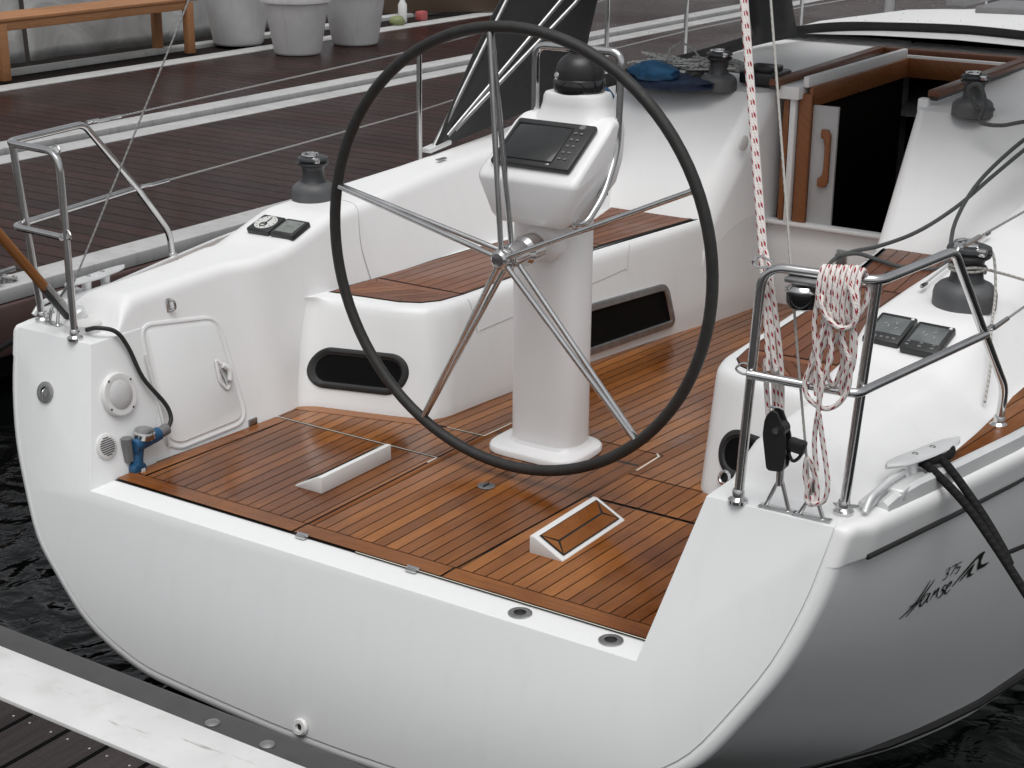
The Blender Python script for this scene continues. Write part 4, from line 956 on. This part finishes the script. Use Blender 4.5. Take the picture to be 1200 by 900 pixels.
# hull lettering (drawn strokes on the starboard topside)
def hullpt(y, z, o=.003):
    if y < .45:
        a = Vector((0, 0, 0))
    # interpolate between rings
    ys = [(tplane(0, .14)), .45, .8, 1.2, 1.6]
    def xat(y_, z_):
        ring = hull_ring(y_)
        for (x1, z1), (x2, z2) in zip(ring, ring[1:]):
            if z1 >= z_ >= z2: return lerp(x1, x2, (z1-z_)/(z1-z2))
        return ring[0][0]
    def x0(z_):
        for (x1, z1), (x2, z2) in zip(TD, TD[1:]):
            if z1 >= z_ >= z2: return lerp(x1, x2, (z1-z_)/(z1-z2))*1.012
        return TD[0][0]
    if y < .45:
        yb = tplane(z, .14); t = max(0, (y-yb)/(.45-yb)); x = lerp(x0(z), xat(.45, z), t)
    else:
        a = .45 if y < .8 else (.8 if y < 1.2 else 1.2); b = {.45: .8, .8: 1.2, 1.2: 1.6}[a]; x = lerp(xat(a, z), xat(b, z), (y-a)/(b-a))
    return Vector((x+o, y, z))
LO = (.392, .060)
def lg(a, b):
    a2 = a*.75 if a < .285 else .214+(a-.285)*.79
    return Vector((a2, b*.56+.0*a, 0))
def stroke(mb, pts, w, k=5):
    P_ = catmull([lg(a, b) for a, b in pts], k) if len(pts) > 2 else [lg(a, b) for a, b in pts]; n_ = len(P_); L_, R2 = [], []
    for i, p in enumerate(P_):
        t = (P_[min(n_-1, i+1)]-P_[max(0, i-1)]).normalized(); nr = Vector((-t.y, t.x, 0)); ww = w*(.45+.55*math.sin(PI*min(1, max(0, (i+.6)/(n_)))))
        L_.append(p+nr*ww/2); R2.append(p-nr*ww/2)
    mb.grid([[hullpt(LO[0]+p.x, LO[1]+p.y) for p in L_], [hullpt(LO[0]+p.x, LO[1]+p.y) for p in R2]])
mb = MB()
S = [([(0, 0), (.05, .05), (.085, .12), (.105, .175)], .007), ([(.035, -.005), (.07, .05), (.11, .12), (.135, .165)], .007), ([(.03, .055), (.08, .062), (.105, .065)], .006),
     ([(.135, .085), (.11, .085), (.095, .045), (.110, .025), (.13, .05), (.14, .085), (.138, .04), (.150, .025)], .007),
     ([(.160, .03), (.170, .085), (.172, .06), (.190, .088), (.195, .05), (.205, .028)], .007),
     ([(.245, .08), (.228, .085), (.222, .065), (.240, .045), (.230, .02), (.212, .02)], .007),
     ([(.250, .055), (.272, .07), (.268, .088), (.252, .075), (.250, .04), (.265, .02), (.285, .035)], .007)]
for p, w in S: stroke(mb, [(a*1.0, b-.0) for a, b in p], w)
D0 = [([(.205, .15), (.222, .158), (.220, .138), (.212, .134), (.224, .126), (.216, .108), (.202, .11)], .0045), ([(.232, .155), (.252, .155), (.238, .108)], .0045), ([(.278, .155), (.262, .155), (.260, .135), (.276, .134), (.272, .110), (.258, .110)], .0045)]
for p, w in D0: stroke(mb, [((a-.24)*1.35+.245, (b-.13)*1.25+.158) for a, b in p], .0048, 4)
def fillp(mb, pts):
    P_ = [lg(a, b) for a, b in pts]; c = sum(P_, Vector())/len(P_)
    n_ = len(P_)
    mb.add([hullpt(LO[0]+p.x, LO[1]+p.y) for p in P_], [list(range(n_))])
stroke(mb, [(.29, .05), (.34, .11), (.40, .165), (.435, .175), (.440, .165)], .010)
fillp(mb, [(.405, .160), (.440, .178), (.436, .12), (.450, .088), (.432, .078), (.424, .10), (.420, .14)])
fillp(mb, [(.436, .12), (.45, .098), (.505, .088), (.48, .074), (.432, .075)])
stroke(mb, [(.33, .06), (.37, .105), (.395, .128)], .010)
fillp(mb, [(.375, .110), (.398, .132), (.388, .085), (.39, .065), (.374, .06), (.372, .08)])
fillp(mb, [(.388, .085), (.395, .07), (.42, .062), (.40, .055), (.374, .058)])
mb.build('hull_lettering', M['black'], Y, recalc=False)

# ================================================================== LOOSE THINGS ON BOARD
# ensign staff
fs = thing('flagstaff', 'varnished wooden staff with a black sleeve leaning out over the port quarter', 'flagstaff')
A = Vector((-1.318, .118, .492)); B = Vector((-1.30, -.30, 1.02)); d = (B-A).normalized()
mb = MB(); mb.tube([A+d*.14, A+d*1.3], .0165, 14); mb.build('pole', M['varnish'], fs)
mb = MB(); mb.tube([A, A+d*.15], .0195, 14); mb.tube([A+Vector((.012, -.004, .01)), A+d*.15+Vector((.012, -.004, .01))], .012, 8, m=1); mb.build('sleeve', [M['black'], M['steel_dull']], fs)
# grey hose + water meter
wm = thing('water_meter', 'small blue water meter with chrome cap and black hose beside the cockpit locker hatch', 'water meter')
c = W(.135, .095, .03)
mb = MB(); mb.tube([c+Vector((.01, -.055, .0)), c+Vector((.01, .06, .012))], .024, 14); mb.tube([c+Vector((.01, -.03, -.01)), c+Vector((.012, -.045, -.075))], .017, 12); mb.lathe(c+Vector((.01, -.045, -.083)), (1, 0, 0), [(.026, -.016), (.028, -.01), (.028, .016), (.024, .018), (.001, .018)], 20); mb.build('body', M['blue'], wm, angle=40)
mb = MB(); mb.lathe(c+Vector((.01, -.005, .018)), (.15, 0, 1), [(.034, 0), (.037, .004), (.037, .022), (.033, .028), (.001, .03)], 24); mb.build('dial_cap', M['steel'], wm, angle=30)
mb = MB(); mb.box(c+Vector((.039, -.045, -.083)), (.001, .018, .018), 0); mb.build('sticker', M['whitepl'], wm)
mb = MB(); mb.tube([c+Vector((.01, .06, .012)), c+Vector((.012, .10, .018))], .02, 12); mb.tube([c+Vector((-.01, -.065, .03)), c+Vector((-.01, -.06, -.05))], .02, 8); mb.build('coupling', M['greypl'], wm)
hp_ = [(-1.215, .10, .462), (-1.16, .10, .478), (-1.12, .14, .462), W(.175, .40, .02), W(.205, .29, .02), W(.262, .19, .03), W(.268, .14, .035), c+Vector((.014, .105, .022))]
mb = MB(); mb.tube(hp_, .0075, 10, smooth=6); mb.build('hose', M['rubber'], wm)

# backstay tackle (starboard): red flecked line + block
tk = thing('backstay_tackle', 'red flecked white rope tackle running up from a black block on the starboard quarter', 'rope tackle')
top = Vector((1.31, .055, .60)); j = Vector((1.225, .10, 1.02)); up_ = Vector((1.034, .30, 1.66)); dd = (up_-j)
for k, (ox, oy) in enumerate(((-.012, 0), (.008, .004), (-.002, .012), (.018, -.004))):
    mb = MB(); e = j+dd*.1 if k > 1 else j+dd*3.0
    mb.tube([top+Vector((ox*1.0-.01, oy*1.0, .0)), j.lerp(top, .5)+Vector((ox*1.5, oy, 0)), j+Vector((ox*(1.0 if k > 1 else .45), oy, 0)), e+Vector((ox*.45, oy*.4, 0))], .0068, 10, smooth=4); mb.build('rope_part', M['rope_red'], tk)
mb = MB()
bl = rpoly([Vector((1.278, .04, .645)), Vector((1.281, .04, .690)), Vector((1.296, .04, .714)), Vector((1.312, .04, .712)), Vector((1.326, .04, .684)), Vector((1.340, .04, .650)), Vector((1.343, .04, .612)), Vector((1.338, .04, .560)), Vector((1.294, .04, .555))], .012, 4)
for o in (-.018, .012): mb.prism([p+Vector((0, o, 0)) for p in bl], (0, .007, 0), .002, seg=1)
mb.lathe((1.314, .024, .665), (0, 1, 0), [(.022, 0), (.022, .034)], 20); mb.box((1.316, .040, .575), (.040, .028, .032), .006); mb.box((1.362, .045, .628), (.046, .028, .034), .007, Matrix.Rotation(.12, 3, 'Y')); mb.tube(bend([(1.340, .045, .605), (1.353, .045, .583), (1.368, .045, .596), (1.376, .045, .612)], .012), .0045, 8)
mb.build('block', M['black'], tk, angle=35)
mb = MB(); mb.lathe((1.314, .016, .665), (0, 1, 0), [(.008, 0), (.008, .046)], 14); mb.build('sheave_pin', M['steel'], tk); mb = MB(); mb.tube([(1.30, .01, .728), (1.325, .01, .730), (1.332, .01, .728)], .003, 8); mb.build('sheave_pin', M['steel'], tk)
def shackle(parent, x, h=.095):
    y, z = .055, .446; mb = MB(); mb.box((x, y, z+.001), (.10, .026, .005), .002, Matrix.Rotation(.05, 3, 'Z')); mb.tube(bend([(x-.035, y, z), (x-.004, y, z+h), (x+.006, y, z+h), (x+.030, y, z)], .02), .0055, 10); mb.tube([(x, y, z+h-.01), (x, y, z+h+.035)], .010, 10); mb.build('shackle', M['steel'], parent)
shackle(tk, 1.318, .075)
# thin wire stay with coil on it
wt = thing('control_line', 'thin pale line with a shackle at its foot, next to the red flecked tackle', 'rope')
mb = MB(); mb.tube([(1.402, .052, .50), (1.345, .07, .80), (1.298, .095, 1.03), (1.106, .30, 1.664), (.8, .65, 2.6)], .0034, 8, smooth=4); mb.build('thin_line', M['twine'], wt); shackle(wt, 1.410, .060)
mb = MB(); mb.tube([(1.405, .05, .55), (1.400, .046, .535), (1.395, .045, .50), (1.41, .04, .485), (1.424, .045, .50), (1.415, .05, .55), (1.39, .05, .60), (1.385, .05, .56), (1.395, .05, .52)], .0062, 10, smooth=5); mb.build('rope_loop', M['rope_red'], wt)
# coil hanging on the rail
rc = thing('rope_coil', 'red flecked white rope coiled and hung over the starboard stern rail', 'rope coil')
random.seed(3)
r_ = .0064
mb = MB(); P_ = []
for k in range(7):
    x = 1.388+.0135*k; lo = .972-.006*(k % 3)+.02*(k == 0); sk = .010 if k < 4 else .002
    P_ += [Vector((x+sk, .090, 1.0)), Vector((x, .094, 1.055)), Vector((x+.003, .066, 1.083+.0016*k)), Vector((x+.004, .040, 1.055)), Vector((x+sk*.6, .034, 1.00)), Vector((x+sk+.004, .036, lo)), Vector((x+sk+.006, .062, lo-.012)), Vector((x+sk+.008, .088, lo+.01))]
mb.tube(P_, r_, 9, smooth=4); mb.build('coil_turns', M['rope_red'], rc)
Tn = {
 'wrapping_turn': [(1.400, .055, 1.03), (1.4072, .022, 1.0127), (1.4179, .018, .9852), (1.4387, .016, .9657), (1.4631, .016, .9552), (1.4879, .018, .9637), (1.4988, .022, .9863), (1.4960, .026, 1.02), (1.488, .035, 1.05), (1.486, .066, 1.089), (1.492, .092, 1.05), (1.492, .085, 1.0), (1.47, .075, .965), (1.44, .07, .955)],
 'rope_tail': [(1.470, .030, 1.06), (1.482, .024, 1.037), (1.4938, .020, .998), (1.490, .020, .968), (1.476, .030, .955)]}
for nm, pts in Tn.items():
    mb = MB(); mb.tube(pts, r_, 9, smooth=5); mb.build(nm, M['rope_red'], rc)
for pts in ([(1.392, .04, 1.02), (1.3894, .034, .959), (1.3954, .030, .9069), (1.4052, .028, .8617), (1.4069, .026, .8082), (1.412, .024, .775)],
    [(1.4318, .030, .985), (1.4354, .026, .9247), (1.4428, .022, .8836), (1.4331, .020, .839), (1.4227, .020, .80), (1.421, .018, .76)],
    [(1.43, .032, .95), (1.412, .036, .8886), (1.3927, .036, .8529), (1.3797, .034, .8181), (1.376, .032, .797), (1.384, .030, .7687), (1.4068, .030, .7494), (1.4358, .030, .7444), (1.461, .030, .7582), (1.4786, .032, .7834), (1.4871, .034, .813), (1.4877, .034, .86), (1.4886, .032, .9026), (1.4858, .030, .965)],
    [(1.425, .030, .97), (1.4069, .024, .8983), (1.4151, .020, .8464), (1.4262, .018, .8141), (1.424, .016, .775), (1.4208, .018, .72)],
    [(1.4591, .030, .96), (1.4683, .028, .9158), (1.484, .026, .8806), (1.4784, .028, .8413), (1.468, .032, .8093), (1.470, .04, .785), (1.478, .045, .82), (1.492, .040, .87), (1.492, .038, .93), (1.48, .04, .965)],
    [(1.455, .05, .96), (1.452, .05, .915), (1.462, .05, .87), (1.455, .05, .83), (1.442, .05, .80), (1.425, .045, .83), (1.43, .045, .88), (1.445, .05, .93)],
    [(1.405, .05, .96), (1.402, .05, .91), (1.388, .045, .87), (1.383, .045, .83), (1.392, .04, .80), (1.402, .04, .84), (1.41, .045, .90)],
    [(1.4198, .020, .73), (1.4138, .026, .6828), (1.4148, .028, .6387), (1.4234, .030, .5804)],
    [(1.422, .022, .73), (1.4321, .026, .6757), (1.4464, .030, .6013), (1.4546, .030, .5517), (1.4506, .030, .5148), (1.4362, .030, .4977), (1.4185, .034, .4935), (1.412, .040, .51)]):
    mb = MB(); mb.tube(pts, r_, 9, smooth=5); mb.build('hanging_loop', M['rope_red'], rc)

# black mooring line on the starboard cleat
ml = thing('mooring_line', 'black mooring rope made fast round the starboard cleat and led down past the hull', 'mooring line')
c = Vector((1.545, .452, .517))
mb = MB()
mb.tube([c+Vector((-.03, -.04, -.02)), c+Vector((-.02, .02, -.03)), c+Vector((.02, .12, -.008)), c+Vector((.05, .06, -.012)), c+Vector((.01, -.02, -.015)), c+Vector((-.035, .0, -.02))], .0115, 10, smooth=5)
mb.tube([c+Vector((-.03, .0, -.028)), c+Vector((.025, -.03, -.020)), (1.684, .39, .433), (1.782, .35, .357), (1.878, .31, .273), (2.2, .18, -.02), (2.6, .02, -.42)], .0115, 10, smooth=5)
mb.tube([c+Vector((-.01, .05, -.026)), c+Vector((.045, .02, -.014)), (1.712, .405, .426), (1.795, .36, .356), (1.830, .338, .318)], .0115, 10, smooth=5)
mb.build('rope', M['rope_black'], ml)
mb = MB(); mb.tube([(1.80, .355, .338), (1.80, .40, .318), (1.802, .57, .276), (1.82, 1.0, .18), (1.9, 2.4, -.1)], .006, 8, smooth=4); mb.build('thin_branch_line', M['rope_black'], ml)
# black boat hook / thin line at far right edge
# winch line (starboard) pale
pl_ = thing('winch_sheet', 'thin pale line wrapped on the starboard coaming winch and trailing along the deck', 'rope')
c = Vector((1.315, 1.40, .665)); mb = MB(); P_ = []
for k in range(20):
    a = k*PI/5; P_.append(c+Vector((math.cos(a)*.056, math.sin(a)*.056, .105+.0012*k)))
P_ += [c+Vector((.10, .08, .09)), c+Vector((.25, .25, .02)), c+Vector((.45, .5, -.05))]
mb.tube(P_, .0045, 8, smooth=2); mb.tube([c+Vector((.03, .02, .185)), c+Vector((.07, .02, .16)), c+Vector((.10, -.02, .05)), c+Vector((.14, -.16, -.02)), c+Vector((.19, -.30, -.09)), c+Vector((.22, -.42, -.16))], .0045, 8, smooth=5); mb.build('line', M['twine'], pl_)
# grey ropes hanging from the starboard cabin winch
gr = thing('hanging_sheet', 'dark grey rope looped at the starboard cabin-top winch and hanging down to the seat', 'rope')
mb = MB(); mb.tube([(.70, 3.5, .93), (.66, 3.40, .95), (.64, 3.32, 1.03), (.69, 3.3, 1.06), (.72, 3.32, .98), (.70, 3.34, .90), (.80, 3.30, .90), (.92, 3.28, .93), (1.02, 3.25, .90), (.95, 3.18, .84), (.84, 3.12, .72), (.74, 3.0, .60), (.62, 2.9, .50), (.48, 2.85, .43), (.38, 2.8, .40), (.33, 2.7, .36), (.30, 2.6, .20)], .0085, 9, smooth=6)
mb.tube([(1.0, 3.3, .92), (.92, 3.2, .86), (.80, 3.08, .70), (.76, 2.95, .55), (.78, 2.8, .405), (.66, 2.7, .40), (.52, 2.75, .40), (.42, 2.78, .405), (.34, 2.74, .39)], .0085, 9, smooth=6); mb.build('rope', M['rope_grey'], gr)
# handhold rods on starboard coaming
mb = MB(); 
for y in (0,):
    mb.tube([(1.165, 1.42, .69), (1.163, 2.10, .735)], .004, 8)
    for p in ((1.165, 1.45, .69), (1.163, 2.07, .733)): mb.box(p, (.010, .05, .012), .003, m=1)
mb.build('coaming_track', [M['lightgrey'], M['black']], Y)
# port cabin-top: bag with ropes
bg = thing('rope_bag', 'blue and navy bag on the port cabin top beneath a heap of pale rope', 'bag')
random.seed(11)
def lump(c, r, m, name, par, sc=(1, 1, 1), sub=3, amp=.12):
    bm = bmesh.new(); bmesh.ops.create_icosphere(bm, subdivisions=sub, radius=1)
    from mathutils import noise
    for v in bm.verts:
        k = 1+amp*noise.noise(v.co*2.3+Vector(c)*3); v.co = Vector((v.co.x*r*sc[0]*k, v.co.y*r*sc[1]*k, v.co.z*r*sc[2]*k))+Vector(c)
    m_ = MB(); m_.bm(bm); return m_.build(name, m, par, angle=80)
lump((-.86, 3.42, .925), .20, M['navybag'], 'bag_base', bg, (1.3, .5, .22), amp=.3)
lump((-.88, 3.36, .975), .115, M['bluebag'], 'bag_flap', bg, (1.1, .6, .42), amp=.35)
lump((-1.02, 3.1, .88), .08, M['bluebag'], 'bag_end', bg, (.9, .8, .5), amp=.2)
hr = thing('rope_heap', 'heap of pale flecked rope lying on the blue bag beside the port cabin winch', 'rope heap')
mb = MB(); P_ = []
for k in range(150):
    a = k*.55; u = (math.sin(k*.37)+random.uniform(-.5, .5))*.17; P_.append(Vector((-.82+u*1.2+random.uniform(-.03, .03), 3.60+.09*math.sin(a)+random.uniform(-.02, .02), .945+.045*abs(math.cos(a*.5))+random.uniform(0, .03))))
mb.tube(P_, .0065, 7, smooth=3); mb.tube([(-.93, 3.55, .97), (-.90, 3.56, 1.06), (-.86, 3.6, 1.09), (-.80, 3.62, 1.05), (-.74, 3.62, .98)], .005, 7); mb.build('rope', M['rope_white'], hr)
rp = thing('clutch_cover', 'black folded cloth and rope clutch beside the port cabin winch', 'rope clutch')
lump((-.72, 3.50, .935), .07, M['black'], 'cloth', rp, (1.0, .8, .5)); mb = MB(); mb.box((-.47, 3.72, .945), (.18, .22, .06), .015); mb.box((-.47, 3.70, .985), (.14, .14, .03), .01); mb.build('clutch', M['black'], rp)

# ================================================================== PONTOONS
def pontoon(name, label, x0, x1, y0, y1, z, planks='deck_far', edges=((0, .0),)):
    p = thing(name, label, 'pontoon'); mb = MB(); mb.box(((x0+x1)/2, (y0+y1)/2, z-.035), (x1-x0, y1-y0, .07), 0); o = mb.build('decking', M[planks], p)
    return p
zd = -.1
p1 = pontoon('pontoon', 'wet dark brown plank pontoon alongside the port side of the yacht', -6.0, -3.66, -6, 60, zd)
mb = MB(); mb.box((-3.56, 27, zd-.03), (.20, 66, .072), .008); mb.box((-6.05, 27, zd-.03), (.22, 66, .072), .008); mb.build('edge_plate', M['concrete'], p1)
mb = MB(); mb.box((-3.52, 27, zd-.20), (.16, 66, .26), .02); mb.build('fascia', M['fascia'], p1)
mb = MB(); mb.box((-4.8, 27, zd-.40), (2.2, 65, .5), 0); mb.build('float', M['darkgap'], p1)
mb = MB(); mb.box((-6.24, 27, zd-.12), (.20, 66, .05), 0); mb.build('gap_strip', M['darkgap'], p1)  # dark strip filling the gap between the two pontoons
p2 = pontoon('pontoon', 'brown plank quay behind the first pontoon, with planters and a bench on it', -8.40, -6.58, -6, 60, zd)
mb = MB(); mb.box((-6.46, 27, zd-.03), (.22, 66, .075), .008); mb.box((-8.53, 27, zd-.03), (.24, 66, .075), .008); mb.box((-9.25, 27, zd-.02), (.16, 66, .075), .008); mb.build('edge_plate', M['concrete'], p2)
mb = MB(); mb.box((-8.92, 27, zd-.06), (.52, 66, .07), 0); mb.box((-12, 27, zd-.06), (5.3, 66, .07), 0); mb.build('dark_channel', M['darkgap'], p2)
mb = MB(); mb.box((-7.6, 27, zd-.45), (2.4, 65, .6), 0); mb.build('float', M['darkgap'], p2)
# near pontoon
p3 = thing('pontoon', 'near pontoon with white edge plate and screwed dark planks below the transom', 'pontoon')
zn = -.15
mb = MB(); mb.box((0, -2.25, zn-.03), (14, 2.48, .06), 0); mb.build('decking', M['deck_near'], p3)
mb = MB(); mb.box((0, -.910, zn-.02), (14, .192, .056), .004); mb.build('edge_plate', M['pontoon_edge'], p3)
mb = MB(); mb.box((0, -.751, zn-.060), (14, .118, .09), .018); mb.build('fender_strip', M['fender'], p3)
for i, x in enumerate([-3.2+.19*k for k in range(0, 36)]):
    if i % 2 == 0 or x > .0:
        pass
for x in (-2.6, -1.7, -.8, .125, .315, 1.2, 1.4):
    mb = MB(); mb.lathe((x, -.765, zn-.016), (0, 0, 1), [(.021, 0), (.020, .006), (.012, .009), (.001, .010)], 18); mb.build('bolt_head', M['steel_dull'], p3)
mb = MB(); mb.box((0, -2.2, zn-.35), (13.6, 2.3, .5), 0); mb.build('float', M['darkgap'], p3)
# far pontoons forward
for k, (x0, x1, y) in enumerate(((-3.3, 30, 24), (-3.3, 30, 34))):
    pf = thing('pontoon', 'distant pontoon crossing %s beyond the bow' % ('nearest' if k == 0 else 'farther off'), 'pontoon'); mb = MB(); mb.box(((x0+x1)/2, y, -.2), (x1-x0, 1.8, .3), 0); mb.build('decking', M['concrete'], pf)
# cleat with rope on the near strip of far pontoon
pc = thing('pontoon_cleat', 'metal cleat on the pale pontoon edge at the far left', 'cleat', loc=(0, 0, 0))
c = Vector((-3.55, 1.62, zd+.006)); mb = MB(); mb.tube([c+Vector((0, -.11, .06)), c+Vector((0, 0, .055)), c+Vector((0, .11, .06))], .014, 10); mb.lathe(c+Vector((0, -.04, 0)), (0, 0, 1), [(.02, 0), (.012, .05)], 12); mb.lathe(c+Vector((0, .04, 0)), (0, 0, 1), [(.02, 0), (.012, .05)], 12); mb.build('cleat_body', M['steel_dull'], pc)
pr_ = thing('dock_line', 'thin white rope tied to the pontoon cleat at the far left', 'mooring line'); mb = MB()
mb.tube([c+Vector((.03, -.06, .03)), c+Vector((-.03, 0, .04)), c+Vector((.03, .06, .03)), c+Vector((.0, .1, .01)), c+Vector((-.08, .02, .012)), c+Vector((0, -.08, .012)), c+Vector((.04, -.03, .06)), c+Vector((.05, -.4, .30)), c+Vector((.1, -1.4, .95))], .012, 9, smooth=5); mb.build('rope', M['rope_white'], pr_)
# mooring line in water by port quarter
ms = thing('spring_line', 'dark rope dipping from the brown pontoon side toward the yacht quarter', 'mooring line'); mb = MB(); mb.tube([(-3.4, 1.9, -.22), (-3.3, 1.4, -.32), (-3.2, .7, -.36), (-3.1, -.3, -.34)], .014, 8, smooth=5); mb.build('rope', M['rope_black'], ms)

# ---- bench
bn = thing('bench', 'long wooden bench standing on the quay by the grey tarpaulin', 'bench')
H = .52; zt = zd+H
mb = MB()
for k in range(4): mb.box((-8.86-.125*k*.98-.03, 7.2, zt), (.112, 2.75, .03), .004)
mb.build('seat', M['bench'], bn)
mb = MB(); mb.box((-8.86, 7.2, zt-.055), (.03, 2.55, .075), .004); mb.box((-9.30, 7.2, zt-.055), (.03, 2.55, .075), .004); mb.build('apron', M['bench'], bn)
for x in (-8.87, -9.31):
    for y in (6.16, 8.46):
        mb = MB(); mb.box((x, y, zd+.245), (.075, .085, .49), .004); mb.build('leg', M['bench'], bn)
# ---- planters
def planter(x, y, s, label):
    p = thing('planter', label, 'plant pot', 'white plant pots on the quay'); z0 = zd+.006
    mb = MB(); mb.lathe((x, y, z0), (0, 0, 1), [(.215*s, 0), (.225*s, .01), (.232*s, .02), (.315*s, .50*s), (.318*s, .505*s)], 40); mb.build('pot_body', M['pot'], p, angle=40)
    mb = MB(); mb.lathe((x, y, z0), (0, 0, 1), [(.318*s, .50*s), (.350*s, .505*s), (.356*s, .52*s), (.360*s, .60*s), (.352*s, .61*s), (.325*s, .60*s), (.31*s, .52*s)], 40, caps=False); mb.cap([(x+.30*s*math.cos(a*PI/12), y+.30*s*math.sin(a*PI/12), z0+.56*s) for a in range(24)], 1); mb.build('pot_rim', [M['pot'], M['brown']], p, angle=30)
planter(-7.98, 9.05, 1.0, 'front white plant pot, standing on the dark planks between the two others')
planter(-8.95, 9.25, 1.10, 'white plant pot next to the end of the wooden bench')
planter(-8.0, 9.98, 1.02, 'white plant pot beside the little bottles, farthest from the bench')
# ---- tarpaulin wall
sc = thing('tarpaulin_screen', 'pale grey tarpaulin sheets hung behind the bench', 'tarpaulin')
for a, b in ((3.0, 7.02), (7.08, 11.0)):
    rows = []
    for i in range(41):
        y = lerp(a, b, i/40); rows.append([(-9.62+.03*math.sin(y*3.1+z_*2)+.02*math.sin(y*9), y, zd+z_) for z_ in (.01, .12, .3, .6, 1.0, 1.6)])
    mb = MB(); mb.grid(rows); o = mb.build('sheet', M['tarp'], sc, angle=80); o.modifiers.new('thickness', 'SOLIDIFY').thickness = .01
bw = tag(MB().box((-8.85, 12.95, zd+.62), (1.75, .10, 1.2), .01, Matrix.Rotation(math.radians(47), 3, 'Z')).build('wooden_wall', M['brown']), 'plain brown board wall behind the bottles at the top of the photo', 'wall')
# bottles
bt = thing('bottle', 'small white bottle standing behind the planters', 'bottle'); bt_ = (-8.75, 11.6, zd+.0)
mb = MB(); mb.lathe((-8.8, 11.85, zd+.0), (0, 0, 1), [(.050, 0), (.052, .01), (.052, .20), (.03, .24), (.028, .28)], 20); mb.build('bottle_body', M['whitepl'], bt)
bt = thing('carton', 'small red box lying beside the white bottle', 'box'); mb = MB(); mb.box((-8.7, 12.08, zd+.06), (.1, .13, .11), .02); mb.build('box_body', M['red'], bt)
bt = thing('cloth_bundle', 'crumpled yellow green cloth bundle beside the white bottle', 'cloth'); lump((-8.65, 11.55, zd+.05), .09, M['green'], 'bundle', bt, (1, 1, .7))
# far side fender ball on pontoon seen through sprayhood
fb = thing('mooring_buoy', 'dark round mooring buoy seen through the front sprayhood window', 'buoy'); lump((-3.0, 16.0, .1), .35, M['fender'], 'buoy_body', fb, amp=.02)
pp = thing('mooring_pile', 'slim pale mooring pole beyond the bow', 'pole', 'poles beyond the bow')
mb = MB(); mb.tube([(-3.4, 13.0, -.6), (-3.4, 13.0, 2.4)], .05, 12); mb.build('pole_shaft', M['lightgrey'], pp)

# ================================================================== WATER, WORLD, LIGHT
mb = MB(); mb.poly([(-300, -300, -.63), (300, -300, -.63), (300, 300, -.63), (-300, 300, -.63)])
tag(mb.build('water', M['water']), kind='structure')

w = bpy.data.worlds.new('World'); SC.world = w; w.use_nodes = True; wn = w.node_tree
sky = wn.nodes.new('ShaderNodeTexSky'); sky.sky_type = 'NISHITA'; sky.sun_disc = False
SUN_EL, SUN_AZ = 73, 150   # azimuth measured clockwise from +Y
sky.sun_elevation = math.radians(SUN_EL); sky.sun_rotation = math.radians(SUN_AZ)
sky.air_density = 1.0; sky.dust_density = 4.0; sky.ozone_density = 1.0
hs = wn.nodes.new('ShaderNodeHueSaturation'); hs.inputs['Saturation'].default_value = .12
bg_ = wn.nodes['Background']; bg_.inputs['Strength'].default_value = .132
wn.links.new(sky.outputs[0], hs.inputs['Color']); wn.links.new(hs.outputs[0], bg_.inputs['Color'])
sl = bpy.data.lights.new('sun', 'SUN'); sl.energy = 1.2; sl.angle = math.radians(50); sl.color = (1, .98, .96)
so = bpy.data.objects.new('sun', sl); COL.objects.link(so)
a = math.radians(SUN_AZ); e = math.radians(SUN_EL); dv = Vector((math.sin(a)*math.cos(e), math.cos(a)*math.cos(e), math.sin(e)))
so.rotation_euler = dv.to_track_quat('Z', 'Y').to_euler(); so.location = dv*20

# ================================================================== CAMERA
RR = [[0.833766, 0.552068, 0.007432], [0.184356, -0.265686, -0.946268], [-0.52043, 0.790336, -0.323298]]
PP = [2.84466, -3.48294, 2.06811]
FF = 1919.55
cam = bpy.data.cameras.new('camera'); co = bpy.data.objects.new('camera', cam); COL.objects.link(co)
m3 = Matrix((Vector(RR[0]), -Vector(RR[1]), -Vector(RR[2]))).transposed()
co.matrix_world = Matrix.Translation(Vector(PP)) @ m3.to_4x4()
cam.sensor_width = 36; cam.lens = FF/1200*36; cam.clip_start = .05; cam.clip_end = 1000
SC.camera = co
SC.view_settings.view_transform = 'Standard'; SC.view_settings.look = 'None'; SC.view_settings.gamma = 1; SC.view_settings.exposure = -0.05
SC.render.film_transparent = False
try:
    SC.cycles.use_denoising = True; SC.cycles.max_bounces = 8; SC.cycles.transparent_max_bounces = 12
except Exception: pass
